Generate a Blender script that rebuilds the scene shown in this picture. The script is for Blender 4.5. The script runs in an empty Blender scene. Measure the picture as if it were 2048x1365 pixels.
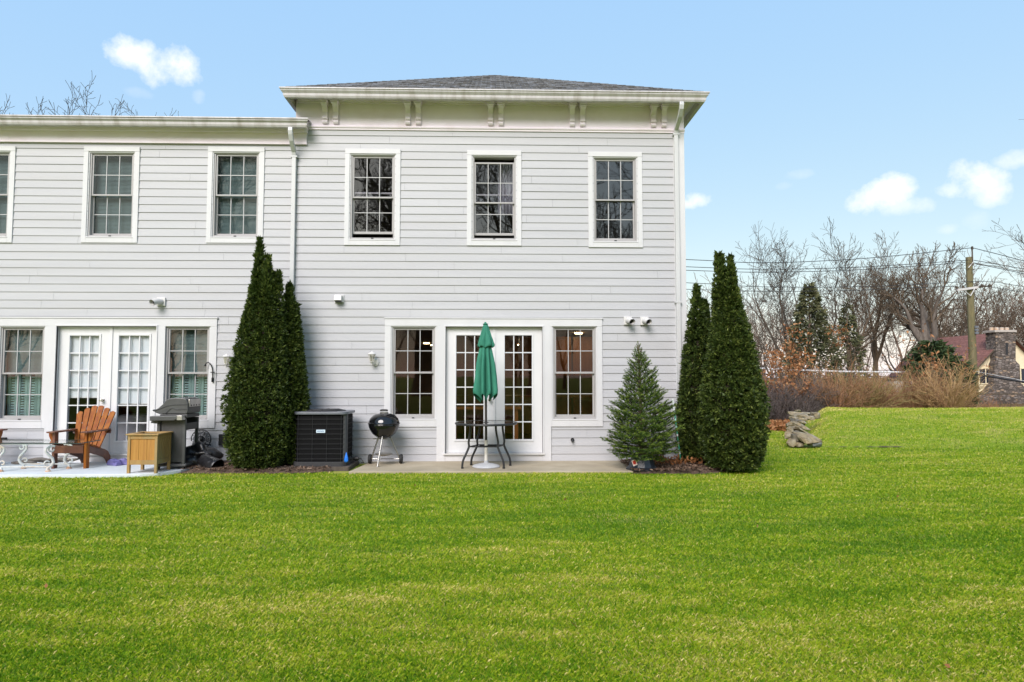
import bpy, bmesh, math, random
import numpy as np
from mathutils import Vector, Matrix, Euler
from math import radians as R, sin, cos, pi

scene = bpy.context.scene
col = scene.collection

# ------------------------------------------------------------------ camera
CAM_Z, F, PITCH, YAW = 1.375, 1300.0, 3.15, -1.5
cam_d = bpy.data.cameras.new("camera")
cam_d.sensor_width = 36.0
cam_d.lens = 36.0 * F / 2048.0
cam_d.clip_start = 0.05
cam_d.clip_end = 2000
cam = bpy.data.objects.new("camera", cam_d)
cam.location = (0, 0, CAM_Z)
cam.rotation_euler = (R(90 + PITCH), 0, R(YAW))
col.objects.link(cam)
scene.camera = cam
CM = cam.rotation_euler.to_matrix()

def ray(px, py):
    """direction of a photo pixel (2048 wide), used to measure the place"""
    return (CM @ Vector(((px - 1024) / F, -(py - 682.5) / F, -1))).normalized()

def P(px, py, Y):
    """(x, z) where that pixel meets the vertical plane y = Y"""
    d = ray(px, py); t = Y / d.y
    return d.x * t, CAM_Z + d.z * t

def G(px, py, z=0.0):
    """(x, y) where that pixel meets the level z"""
    d = ray(px, py); t = (z - CAM_Z) / d.z
    return d.x * t, d.y * t

# ------------------------------------------------------------------ sky, sun, exposure
SUN_EL, SUN_AZ = 38.0, 200.0      # azimuth clockwise from +Y: behind the camera, a little to the left
world = bpy.data.worlds.new("World")
scene.world = world
world.use_nodes = True
nt = world.node_tree
for n in list(nt.nodes):
    nt.nodes.remove(n)
def wn(t, **k):
    n = nt.nodes.new(t)
    for a, b in k.items():
        setattr(n, a, b)
    return n
def wmath(op, a, b=None, c=None, clamp=False):
    n = wn('ShaderNodeMath', operation=op, use_clamp=clamp)
    for i, v in enumerate((a, b, c)):
        if v is None: continue
        if isinstance(v, (int, float)): n.inputs[i].default_value = v
        else: nt.links.new(v, n.inputs[i])
    return n.outputs[0]
tc = wn('ShaderNodeTexCoord')
sky = wn('ShaderNodeTexSky', sky_type='NISHITA', sun_disc=False)
sky.sun_elevation = R(SUN_EL); sky.sun_rotation = R(SUN_AZ)
sky.air_density = 1.0; sky.dust_density = 0.6; sky.ozone_density = 1.0
SKY_GAIN, VEIL = (.95, 0.56, 0.04), (2.05, 4.07, 7.45)
g = wn('ShaderNodeMix', data_type='RGBA', blend_type='MULTIPLY'); g.inputs[0].default_value = 1
nt.links.new(sky.outputs[0], g.inputs[6]); g.inputs[7].default_value = (*SKY_GAIN, 1)
ad = wn('ShaderNodeMix', data_type='RGBA', blend_type='ADD'); ad.inputs[0].default_value = 1
nt.links.new(g.outputs[2], ad.inputs[6]); ad.inputs[7].default_value = (*VEIL, 1)
# clouds: puffs at fixed directions, ragged by noise
nz = wn('ShaderNodeTexNoise'); nz.inputs['Scale'].default_value = 22; nz.inputs['Detail'].default_value = 9; nz.inputs['Roughness'].default_value = 0.62
nt.links.new(tc.outputs['Generated'], nz.inputs['Vector'])
nrag = wmath('MULTIPLY', wmath('SUBTRACT', nz.outputs[0], 0.5), 4.2)
CLOUDS = [(285, 112, 52, 30, 1), (325, 130, 50, 36, 1), (365, 150, 30, 24, .9), (245, 112, 26, 10, .7), (396, 194, 12, 14, .3), (272, 185, 22, 9, .16),
          (1745, 398, 42, 26, 1), (1782, 382, 38, 30, 1), (1722, 408, 26, 16, .9), (1800, 412, 40, 16, .5), (1848, 412, 20, 14, .5),
          (1950, 362, 42, 34, .95), (1915, 378, 30, 16, .7), (1980, 388, 30, 22, .7), (2018, 320, 30, 16, .55), (2046, 318, 24, 12, .5), (1396, 402, 28, 16, .9), (1378, 408, 20, 10, .8),
          (1592, 350, 26, 10, .2), (1568, 372, 16, 8, .15), (1895, 458, 18, 10, .35), (1950, 440, 20, 16, .14)]
acc = None
for (px, py, w, h, s) in CLOUDS:
    w, h = w * .80, h * .80
    c = ray(px, py); a = Vector((c.y, -c.x, 0)).normalized(); b = a.cross(c).normalized()
    sub = wn('ShaderNodeVectorMath', operation='SUBTRACT'); nt.links.new(tc.outputs['Generated'], sub.inputs[0]); sub.inputs[1].default_value = c
    du = wn('ShaderNodeVectorMath', operation='DOT_PRODUCT'); nt.links.new(sub.outputs[0], du.inputs[0]); du.inputs[1].default_value = a * (F / w * .8)
    dv = wn('ShaderNodeVectorMath', operation='DOT_PRODUCT'); nt.links.new(sub.outputs[0], dv.inputs[0]); dv.inputs[1].default_value = b * (F / h * .8)
    r2 = wmath('MULTIPLY_ADD', du.outputs['Value'], du.outputs['Value'], wmath('MULTIPLY', dv.outputs['Value'], dv.outputs['Value']))
    f = wmath('ADD', wmath('SUBTRACT', 1.0, r2), nrag)
    f = wmath('MULTIPLY', wmath('MULTIPLY', f, 0.72, clamp=True), s)
    f = wmath('MULTIPLY', f, wmath('SUBTRACT', 3.2, r2, clamp=True))
    acc = f if acc is None else wmath('MAXIMUM', acc, f)
cm = wn('ShaderNodeMix', data_type='RGBA')
nt.links.new(acc, cm.inputs[0]); nt.links.new(ad.outputs[2], cm.inputs[6]); cm.inputs[7].default_value = (9.0, 9.1, 9.2, 1)
bg = wn('ShaderNodeBackground'); bg.inputs['Strength'].default_value = 0.1
nt.links.new(cm.outputs[2], bg.inputs['Color'])
wo = wn('ShaderNodeOutputWorld'); nt.links.new(bg.outputs[0], wo.inputs['Surface'])

sun_d = bpy.data.lights.new("sun", 'SUN')
sun_d.energy = 3.7; sun_d.angle = R(34); sun_d.color = (1.0, 0.945, 0.93)
sun = bpy.data.objects.new("sun", sun_d); col.objects.link(sun)
sd = Vector((sin(R(SUN_AZ)) * cos(R(SUN_EL)), cos(R(SUN_AZ)) * cos(R(SUN_EL)), sin(R(SUN_EL))))
sun.rotation_euler = sd.to_track_quat('Z', 'Y').to_euler()
sun.location = (0, -20, 30)
scene.view_settings.view_transform = 'Standard'
scene.view_settings.look = 'None'
scene.view_settings.exposure = 0.38
scene.view_settings.gamma = 1.0
scene.cycles.max_bounces = 8
scene.cycles.transparent_max_bounces = 16

# ------------------------------------------------------------------ materials
def mat(name, c1, c2=None, rough=.6, scale=6.0, metal=0.0, spec=.5, bump=0.0, bscale=60.0, stretch=(1, 1, 1),
        detail=5.0, lo=.35, hi=.65, coat=0.0, c3=None, scale3=1.0, sub=0.0):
    m = bpy.data.materials.new(name); m.use_nodes = True
    t = m.node_tree; b = t.nodes['Principled BSDF']
    b.inputs['Roughness'].default_value = rough; b.inputs['Metallic'].default_value = metal
    b.inputs['Specular IOR Level'].default_value = spec
    b.inputs['Coat Weight'].default_value = coat
    c1 = (*c1, 1)
    if c2 is None and not bump:
        b.inputs['Base Color'].default_value = c1
        return m
    co = t.nodes.new('ShaderNodeTexCoord'); mp = t.nodes.new('ShaderNodeMapping')
    mp.inputs['Scale'].default_value = stretch
    t.links.new(co.outputs['Object'], mp.inputs[0])
    if c2 is not None:
        n = t.nodes.new('ShaderNodeTexNoise'); n.inputs['Scale'].default_value = scale; n.inputs['Detail'].default_value = detail
        t.links.new(mp.outputs[0], n.inputs['Vector'])
        r = t.nodes.new('ShaderNodeMapRange'); r.inputs[1].default_value = lo; r.inputs[2].default_value = hi
        t.links.new(n.outputs[0], r.inputs[0])
        x = t.nodes.new('ShaderNodeMix'); x.data_type = 'RGBA'
        t.links.new(r.outputs[0], x.inputs[0]); x.inputs[6].default_value = c1; x.inputs[7].default_value = (*c2, 1)
        out = x.outputs[2]
        if c3 is not None:
            n3 = t.nodes.new('ShaderNodeTexNoise'); n3.inputs['Scale'].default_value = scale3; n3.inputs['Detail'].default_value = 6
            t.links.new(mp.outputs[0], n3.inputs['Vector'])
            r3 = t.nodes.new('ShaderNodeMapRange'); r3.inputs[1].default_value = .5; r3.inputs[2].default_value = .72
            t.links.new(n3.outputs[0], r3.inputs[0])
            x3 = t.nodes.new('ShaderNodeMix'); x3.data_type = 'RGBA'
            t.links.new(r3.outputs[0], x3.inputs[0]); t.links.new(out, x3.inputs[6]); x3.inputs[7].default_value = (*c3, 1)
            out = x3.outputs[2]
        t.links.new(out, b.inputs['Base Color'])
    else:
        b.inputs['Base Color'].default_value = c1
    if bump:
        n2 = t.nodes.new('ShaderNodeTexNoise'); n2.inputs['Scale'].default_value = bscale; n2.inputs['Detail'].default_value = 6
        t.links.new(mp.outputs[0], n2.inputs['Vector'])
        bp = t.nodes.new('ShaderNodeBump'); bp.inputs['Strength'].default_value = bump; bp.inputs['Distance'].default_value = .02
        t.links.new(n2.outputs[0], bp.inputs['Height']); t.links.new(bp.outputs[0], b.inputs['Normal'])
    return m

def leaf_mat(name, c1, c2, c3, rough=.55, trans=.25):
    """foliage: each leaf its own shade (random per leaf) and some light through it"""
    m = bpy.data.materials.new(name); m.use_nodes = True
    t = m.node_tree; b = t.nodes['Principled BSDF']; out = t.nodes['Material Output']
    at = t.nodes.new('ShaderNodeAttribute'); at.attribute_name = 'tint'
    rp = t.nodes.new('ShaderNodeValToRGB')
    e = rp.color_ramp.elements
    e[0].position = 0; e[0].color = (*c1, 1); e[1].position = 1; e[1].color = (*c3, 1)
    k = rp.color_ramp.elements.new(.55); k.color = (*c2, 1)
    t.links.new(at.outputs['Fac'], rp.inputs[0]); t.links.new(rp.outputs[0], b.inputs['Base Color'])
    b.inputs['Roughness'].default_value = rough; b.inputs['Specular IOR Level'].default_value = .25
    tr = t.nodes.new('ShaderNodeBsdfTranslucent'); t.links.new(rp.outputs[0], tr.inputs[0])
    mx = t.nodes.new('ShaderNodeMixShader'); mx.inputs[0].default_value = trans
    t.links.new(b.outputs[0], mx.inputs[1]); t.links.new(tr.outputs[0], mx.inputs[2]); t.links.new(mx.outputs[0], out.inputs[0])
    return m

def glass_mat(name, tint, refl=1.0, wob=.0012, f0=.08):
    """a pane: what passes is tinted, what mirrors follows Schlick's law on both faces"""
    m = bpy.data.materials.new(name); m.use_nodes = True
    t = m.node_tree; t.nodes.remove(t.nodes['Principled BSDF']); out = t.nodes['Material Output']
    tr = t.nodes.new('ShaderNodeBsdfTransparent'); tr.inputs[0].default_value = (*[c ** .5 for c in tint], 1)
    gl = t.nodes.new('ShaderNodeBsdfGlossy'); gl.inputs['Roughness'].default_value = .012; gl.inputs[0].default_value = (refl, refl, refl, 1)
    lw = t.nodes.new('ShaderNodeLayerWeight'); lw.inputs['Blend'].default_value = .5
    pw = t.nodes.new('ShaderNodeMath'); pw.operation = 'POWER'; t.links.new(lw.outputs['Facing'], pw.inputs[0]); pw.inputs[1].default_value = 5
    ma = t.nodes.new('ShaderNodeMath'); ma.operation = 'MULTIPLY_ADD'; t.links.new(pw.outputs[0], ma.inputs[0]); ma.inputs[1].default_value = 1 - f0; ma.inputs[2].default_value = f0
    co = t.nodes.new('ShaderNodeTexCoord'); n = t.nodes.new('ShaderNodeTexNoise'); n.inputs['Scale'].default_value = 2.2; n.inputs['Detail'].default_value = 1
    t.links.new(co.outputs['Object'], n.inputs['Vector'])
    bp = t.nodes.new('ShaderNodeBump'); bp.inputs['Strength'].default_value = .5; bp.inputs['Distance'].default_value = wob
    t.links.new(n.outputs[0], bp.inputs['Height']); t.links.new(bp.outputs[0], gl.inputs['Normal'])
    mx = t.nodes.new('ShaderNodeMixShader'); t.links.new(ma.outputs[0], mx.inputs[0])
    t.links.new(tr.outputs[0], mx.inputs[1]); t.links.new(gl.outputs[0], mx.inputs[2]); t.links.new(mx.outputs[0], out.inputs[0])
    return m

def emit_mat(name, c, s):
    m = bpy.data.materials.new(name); m.use_nodes = True
    b = m.node_tree.nodes['Principled BSDF']
    b.inputs['Base Color'].default_value = (*c, 1); b.inputs['Emission Color'].default_value = (*c, 1); b.inputs['Emission Strength'].default_value = s
    return m

M = {}
M['siding'] = mat('siding_paint', (.405, .408, .43), (.44, .443, .463), .55, 2.2, stretch=(.22, 1, 4.2), bump=.05, bscale=55, c3=(.39, .39, .40), scale3=1.1)
M['siding_stain'] = mat('siding_stain', (.60, .58, .48), (.63, .63, .60), .6, 3, stretch=(1, 1, 2))
M['trim'] = mat('white_trim', (.55, .55, .565), (.585, .585, .60), .5, 3, stretch=(1, 1, .4), bump=.03, bscale=30)
M['cream'] = mat('cream_trim', (.80, .72, .80), (.84, .765, .84), .55, 2.5, c3=(.72, .63, .67), scale3=1.7, stretch=(1, 1, 1.4))
M['soffit'] = mat('soffit_paint', (.86, .765, .85), (.89, .80, .88), .6, 2)
M['gutter'] = mat('gutter_metal', (.47, .44, .45), (.56, .535, .555), .42, 5, stretch=(3.1, 1, .8), lo=.25, hi=.6, c3=(.36, .33, .31), scale3=2.3)
M['spout'] = mat('downspout_metal', (.50, .505, .515), (.54, .545, .555), .4, 3, stretch=(1, 1, .3))
M['shingle'] = None
M['vinyl'] = mat('taupe_window_vinyl', (.34, .33, .33), (.37, .36, .36), .45, 4)
M['muntin'] = mat('pale_muntin', (.42, .42, .425), None, .45)
M['door'] = mat('white_door_paint', (.61, .615, .63), (.65, .65, .665), .4, 2)
M['glass'] = glass_mat('window_glass', (.78, .78, .83))
M['glass_low'] = glass_mat('lower_window_glass', (.75, .73, .72), f0=.022)
M['glass_shade'] = glass_mat('shaded_window_glass', (.62, .68, .68), .9, f0=.045)
M['glass_clear'] = glass_mat('clear_door_glass', (.88, .90, .91), .8, f0=.022)
M['dark'] = mat('dark_gap', (.02, .02, .022), None, .8)
M['blind'] = mat('grey_green_blind', (.21, .27, .275), (.24, .30, .305), .7, 3)
M['shutter'] = mat('green_shutter', (.36, .47, .46), (.40, .51, .50), .5, 5)
M['shade'] = mat('roller_shade', (.62, .65, .68), (.66, .69, .72), .8, 3, bump=.05, bscale=90)
M['room_brown'] = mat('brown_room_wall', (.23, .15, .10), (.28, .185, .125), .8, 1.2)
M['room_dark'] = mat('dim_room_wall', (.12, .115, .13), (.15, .145, .16), .8, 1.2)
M['cabinet'] = mat('oak_cabinet', (.50, .20, .055), (.30, .11, .032), .35, 5, stretch=(1, 1, .15))
M['room_floor'] = mat('wood_floor', (.22, .11, .05), (.15, .07, .035), .35, 6, stretch=(.3, 3, 1))
M['bulb'] = emit_mat('ceiling_lamp_glow', (1.0, .78, .42), 24)
M['knob'] = mat('nickel_knob', (.62, .6, .57), None, .22, metal=1)
M['black_iron'] = mat('black_iron', (.012, .012, .013), (.02, .02, .021), .45, 20)
M['white_plastic'] = mat('white_plastic', (.58, .57, .56), (.62, .61, .60), .4, 6)
M['grey_plastic'] = mat('mid_grey_plastic', (.30, .30, .30), (.36, .36, .355), .5, 6)  # mid grey plastic, darker than the white one

# shingles: courses by brick texture
def shingle_mat(name, a, b, c, s=1.0):
    m = bpy.data.materials.new(name); m.use_nodes = True
    t = m.node_tree; bs = t.nodes['Principled BSDF']; bs.inputs['Roughness'].default_value = .9
    co = t.nodes.new('ShaderNodeTexCoord'); mp = t.nodes.new('ShaderNodeMapping'); mp.inputs['Scale'].default_value = (s, s, s)
    br = t.nodes.new('ShaderNodeTexBrick'); br.inputs['Scale'].default_value = 1; br.inputs['Brick Width'].default_value = .30; br.inputs['Row Height'].default_value = .075
    br.inputs['Mortar Size'].default_value = .007; br.inputs['Color1'].default_value = (*a, 1); br.inputs['Color2'].default_value = (*b, 1); br.inputs['Mortar'].default_value = (*c, 1)
    n = t.nodes.new('ShaderNodeTexNoise'); n.inputs['Scale'].default_value = 9; n.inputs['Detail'].default_value = 6
    sx = t.nodes.new('ShaderNodeSeparateXYZ'); cx = t.nodes.new('ShaderNodeCombineXYZ')
    t.links.new(co.outputs['Object'], mp.inputs[0]); t.links.new(mp.outputs[0], sx.inputs[0])
    adn = t.nodes.new('ShaderNodeMath'); adn.operation = 'ADD'; t.links.new(sx.outputs[0], adn.inputs[0]); t.links.new(sx.outputs[1], adn.inputs[1])
    t.links.new(sx.outputs[0], cx.inputs[0]); t.links.new(sx.outputs[2], cx.inputs[1])
    t.links.new(cx.outputs[0], br.inputs['Vector']); t.links.new(mp.outputs[0], n.inputs['Vector'])
    x = t.nodes.new('ShaderNodeMix'); x.data_type = 'RGBA'; x.blend_type = 'OVERLAY'; x.inputs[0].default_value = .7
    t.links.new(br.outputs[0], x.inputs[6]); t.links.new(n.outputs[0], x.inputs[7]); t.links.new(x.outputs[2], bs.inputs['Base Color'])
    bp = t.nodes.new('ShaderNodeBump'); bp.inputs['Strength'].default_value = .7; bp.inputs['Distance'].default_value = .02
    t.links.new(br.outputs['Fac'], bp.inputs['Height']); bp.invert = True; t.links.new(bp.outputs[0], bs.inputs['Normal'])
    return m
M['shingle'] = shingle_mat('grey_shingle', (.112, .108, .104), (.178, .172, .168), (.042, .04, .04))
M['red_shingle'] = shingle_mat('red_brown_shingle', (.20, .085, .07), (.24, .11, .09), (.12, .05, .045), .7)

# ------------------------------------------------------------------ mesh helpers
class MB:
    def __init__(s): s.v = []; s.f = []; s.m = []; s.cur = 0
    def add(s, vs, fs):
        o = len(s.v); s.v.extend([tuple(p) for p in vs])
        for f in fs: s.f.append(tuple(i + o for i in f)); s.m.append(s.cur)
        return s
    def box(s, x0, x1, y0, y1, z0, z1):
        return s.add([(x0, y0, z0), (x1, y0, z0), (x1, y1, z0), (x0, y1, z0), (x0, y0, z1), (x1, y0, z1), (x1, y1, z1), (x0, y1, z1)],
                     [(0, 3, 2, 1), (4, 5, 6, 7), (0, 1, 5, 4), (1, 2, 6, 5), (2, 3, 7, 6), (3, 0, 4, 7)])
    def obox(s, mtx, x0, x1, y0, y1, z0, z1):
        t = MB().box(x0, x1, y0, y1, z0, z1)
        return s.add([mtx @ Vector(p) for p in t.v], t.f)
    def quad(s, a, b, c, d): return s.add([a, b, c, d], [(0, 1, 2, 3)])
    def prism(s, poly, axis, a, b):
        """poly of 2-D points pushed along axis from a to b (axis 0: (y,z), 1: (x,z), 2: (x,y))"""
        n = len(poly)
        def p3(p, h):
            return (h, p[0], p[1]) if axis == 0 else ((p[0], h, p[1]) if axis == 1 else (p[0], p[1], h))
        vs = [p3(p, a) for p in poly] + [p3(p, b) for p in poly]
        fs = [(i, (i + 1) % n, n + (i + 1) % n, n + i) for i in range(n)]
        fs += [tuple(range(n))[::-1], tuple(range(n, 2 * n))]
        return s.add(vs, fs)
    def tube(s, pts, rad, n=8, cap=True):
        pts = [Vector(p) for p in pts]; k = len(pts)
        if isinstance(rad, (int, float)): rad = [rad] * k
        vs = []; fs = []; up = None
        for i, p in enumerate(pts):
            d = (pts[min(i + 1, k - 1)] - pts[max(i - 1, 0)])
            if d.length < 1e-9: d = Vector((0, 0, 1))
            d.normalize()
            if up is None:
                up = Vector((0, 0, 1)) if abs(d.z) < .9 else Vector((1, 0, 0))
            a = up - d * up.dot(d)
            if a.length < 1e-6: a = d.orthogonal()
            a.normalize(); up = a; b = d.cross(a)
            for j in range(n):
                t = 2 * pi * j / n
                vs.append(p + (a * cos(t) + b * sin(t)) * rad[i])
        for i in range(k - 1):
            for j in range(n):
                j2 = (j + 1) % n
                fs.append((i * n + j, i * n + j2, (i + 1) * n + j2, (i + 1) * n + j))
        if cap:
            fs.append(tuple(range(n))[::-1]); fs.append(tuple(range((k - 1) * n, k * n)))
        return s.add(vs, fs)
    def lathe(s, prof, n=24, c=(0, 0, 0), mtx=None):
        """prof: (radius, height) from bottom to top"""
        vs = []; fs = []; k = len(prof)
        for (r, z) in prof:
            for j in range(n):
                t = 2 * pi * j / n
                vs.append(Vector((r * cos(t), r * sin(t), z)))
        for i in range(k - 1):
            for j in range(n):
                j2 = (j + 1) % n
                fs.append((i * n + j, i * n + j2, (i + 1) * n + j2, (i + 1) * n + j))
        if prof[0][0] > 1e-5: fs.append(tuple(range(n))[::-1])
        if prof[-1][0] > 1e-5: fs.append(tuple(range((k - 1) * n, k * n)))
        if mtx is not None: vs = [mtx @ p for p in vs]
        return s.add([p + Vector(c) for p in vs], fs)
    def build(s, name, mats, parent=None, smooth=False, bevel=0.0, offset=(0, 0, 0)):
        me = bpy.data.meshes.new(name)
        ox, oy, oz = offset
        me.from_pydata([(p[0] - ox, p[1] - oy, p[2] - oz) for p in s.v], [], s.f)
        if not isinstance(mats, (list, tuple)): mats = [mats]
        for m in mats: me.materials.append(m)
        if len(mats) > 1: me.polygons.foreach_set('material_index', s.m)
        if smooth: me.polygons.foreach_set('use_smooth', [True] * len(me.polygons))
        me.update()
        o = bpy.data.objects.new(name, me); col.objects.link(o)
        if parent is not None: o.parent = parent
        if smooth and smooth != 'all':
            md = o.modifiers.new('edge', 'EDGE_SPLIT'); md.split_angle = R(40)
        if bevel:
            md = o.modifiers.new('bevel', 'BEVEL'); md.width = bevel; md.segments = 2; md.limit_method = 'ANGLE'; md.angle_limit = R(50)
        return o

def np_mesh(name, V, Fc, mat_, parent=None, tint=None, smooth=False):
    """V (n,3) array, Fc (m,k) array of faces all with k corners"""
    me = bpy.data.meshes.new(name)
    V = np.asarray(V, dtype=np.float32); Fc = np.asarray(Fc, dtype=np.int32)
    k = Fc.shape[1]
    me.vertices.add(len(V)); me.vertices.foreach_set('co', V.ravel())
    me.loops.add(Fc.size); me.loops.foreach_set('vertex_index', Fc.ravel())
    me.polygons.add(len(Fc)); me.polygons.foreach_set('loop_start', np.arange(0, Fc.size, k, dtype=np.int32))
    me.polygons.foreach_set('loop_total', np.full(len(Fc), k, dtype=np.int32))
    if smooth: me.polygons.foreach_set('use_smooth', np.ones(len(Fc), dtype=bool))
    me.update(calc_edges=True)
    me.materials.append(mat_)
    if tint is not None:
        at = me.attributes.new('tint', 'FLOAT', 'FACE'); at.data.foreach_set('value', np.asarray(tint, dtype=np.float32))
    o = bpy.data.objects.new(name, me); col.objects.link(o)
    if parent is not None: o.parent = parent
    return o

def thing(name, label, cat, loc=(0, 0, 0), rz=0.0, group=None):
    o = bpy.data.objects.new(name, None); o.empty_display_size = .1
    o.location = loc; o.rotation_euler = (0, 0, rz); col.objects.link(o)
    o['label'] = label; o['category'] = cat
    if group: o['group'] = group
    return o
def tag(o, label, cat, group=None):
    o['label'] = label; o['category'] = cat
    if group: o['group'] = group
    return o
def setting(o, kind='structure'):
    o['kind'] = kind; return o
def dup(o, loc, rz=None, sc=None, label=None, parent=None):
    c = o.copy(); col.objects.link(c)
    if parent is not None: c.parent = parent
    else:
        c.location = loc
        if rz is not None: c.rotation_euler = (0, 0, rz)
        if sc is not None: c.scale = sc if isinstance(sc, tuple) else (sc, sc, sc)
        if label: c['label'] = label
    for ch in list(o.children): dup(ch, None, parent=c)
    return c
def gauss_noise2(seed):
    rs = np.random.RandomState(seed)
    K = rs.normal(size=(10, 2)) * rs.uniform(.15, 1.6, (10, 1)); ph = rs.uniform(0, 6.28, 10); am = 1 / (1 + np.linalg.norm(K, axis=1))
    def f(x, y):
        x = np.asarray(x, float); y = np.asarray(y, float); s = 0
        for k, p, a in zip(K, ph, am): s = s + a * np.sin(k[0] * x + k[1] * y + p)
        return s / am.sum()
    return f

# ------------------------------------------------------------------ ground
D = 10.74                                     # the facade stands at y = D
LAWN = -0.035
def sst(t): t = np.clip(t, 0, 1); return t * t * (3 - 2 * t)
nzg = gauss_noise2(5)
EX0, EX1 = P(1606, 890, 12.75)[0], P(1600, 820, 17.5)[0]
def edge_x(y): return EX0 + (y - 12.75) / 4.75 * (EX1 - EX0)
def ground_h(x, y):
    x = np.asarray(x, float); y = np.asarray(y, float)
    ramp = np.clip((y - 12.75) / 4.9, 0, 1)
    ramp = 1 - (1 - ramp) ** 1.6
    m = sst((x - edge_x(y) + .12) / .95) * ramp * .57
    m = m + .05 * sst((y - 12.75) / 5) * np.sin(x * .35 + .6) * sst((x - edge_x(y)) / 1.5)
    fall = sst((y - 18.2) / 4.5)
    right = sst((x - 3.0) / 1.5)
    h = LAWN + m * (1 - fall) - .5 * fall * right
    h = h + .012 * nzg(x * 1.3, y * 1.3) * (1 - sst((np.abs(y - 10.2) - .8) / -.6))
    return h
xs = np.unique(np.concatenate([np.linspace(-1500, -60, 8), np.linspace(-60, -14, 10), np.arange(-14, 24, .25), np.linspace(24, 90, 14), np.linspace(90, 1500, 8)]))
ys = np.unique(np.concatenate([np.linspace(-1500, -60, 8), np.linspace(-60, 0, 10), np.arange(0, 26, .25), np.linspace(26, 110, 18), np.linspace(110, 1500, 8)]))
X, Y = np.meshgrid(xs, ys); Z = ground_h(X, Y)
V = np.stack([X.ravel(), Y.ravel(), Z.ravel()], 1)
nx, ny = len(xs), len(ys)
ii, jj = np.meshgrid(np.arange(nx - 1), np.arange(ny - 1)); i0 = (jj * nx + ii).ravel()
Fq = np.stack([i0, i0 + 1, i0 + nx + 1, i0 + nx], 1)

def grass_ground():
    m = bpy.data.materials.new('lawn_ground'); m.use_nodes = True
    t = m.node_tree; b = t.nodes['Principled BSDF']; b.inputs['Roughness'].default_value = .95; b.inputs['Specular IOR Level'].default_value = .1
    co = t.nodes.new('ShaderNodeTexCoord')
    def noise(s, d=6, st=(1, 1, 1)):
        mp = t.nodes.new('ShaderNodeMapping'); mp.inputs['Scale'].default_value = st
        t.links.new(co.outputs['Object'], mp.inputs[0])
        n = t.nodes.new('ShaderNodeTexNoise'); n.inputs['Scale'].default_value = s; n.inputs['Detail'].default_value = d
        t.links.new(mp.outputs[0], n.inputs['Vector']); return n.outputs[0]
    def ramp(src, a, b_):
        r = t.nodes.new('ShaderNodeMapRange'); r.inputs[1].default_value = a; r.inputs[2].default_value = b_; t.links.new(src, r.inputs[0]); return r.outputs[0]
    def mix(f, a, b_):
        x = t.nodes.new('ShaderNodeMix'); x.data_type = 'RGBA'; t.links.new(f, x.inputs[0])
        for i, c in ((6, a), (7, b_)):
            if isinstance(c, tuple): x.inputs[i].default_value = (*c, 1)
            else: t.links.new(c, x.inputs[i])
        return x.outputs[2]
    a = mix(ramp(noise(60, 8), .35, .65), (.13, .21, .015), (.30, .38, .04))
    a = mix(ramp(noise(1.1, 8, (.7, 1.6, 1)), .48, .70), a, (.42, .37, .11))
    a = mix(ramp(noise(150, 5), .55, .72), a, (.12, .10, .025))
    sx = t.nodes.new('ShaderNodeSeparateXYZ'); t.links.new(co.outputs['Object'], sx.inputs[0])
    far = t.nodes.new('ShaderNodeMapRange'); far.inputs[1].default_value = 19; far.inputs[2].default_value = 22; t.links.new(sx.outputs[1], far.inputs[0])
    a = mix(far.outputs[0], a, (.10, .07, .035))
    t.links.new(a, b.inputs['Base Color'])
    bp = t.nodes.new('ShaderNodeBump'); bp.inputs['Strength'].default_value = .8; bp.inputs['Distance'].default_value = .03
    t.links.new(noise(45, 8), bp.inputs['Height']); t.links.new(bp.outputs[0], b.inputs['Normal'])
    return m
setting(np_mesh('ground', V, Fq, grass_ground(), smooth=True))

# slabs and beds
M['patio'] = mat('tan_concrete', (.35, .295, .205), (.43, .365, .265), .85, 3.2, bump=.25, bscale=120, c3=(.28, .235, .165), scale3=1.6)
M['pad'] = mat('pale_painted_concrete', (.58, .615, .65), (.63, .665, .695), .6, 2.5, bump=.08, bscale=80, c3=(.51, .56, .60), scale3=.8)
M['mulch'] = mat('brown_mulch', (.075, .045, .03), (.15, .10, .07), .95, 38, bump=1.0, bscale=55, c3=(.05, .028, .02), scale3=9)
def slab(name, poly, z0, z1, m, bevel=.008):
    b = MB().prism(poly, 2, z0, z1)
    return setting(b.build(name, m, bevel=bevel))
def front(px, py, z): return G(px, py, z)
a = front(697, 943.5, 0); b_ = front(1266, 942.5, 0)
slab('patio', [(a[0], a[1]), (b_[0], b_[1]), (b_[0] + .16, b_[1] + .35), (b_[0] + .18, D - .002), (a[0] + .12, D - .002)], -.1, 0, M['patio'])
PATIO_Y = a[1]
padpoly = [(-12, 9.33), (-6.3, 9.33), (-5.45, 9.33), (-5.0, 9.38), (-4.75, 9.5), (-4.6, 9.75), (-4.52, 10.1), (-4.5, D - .002), (-12, D - .002)]
slab('concrete_pad', padpoly, -.1, .012, M['pad'])

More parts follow.
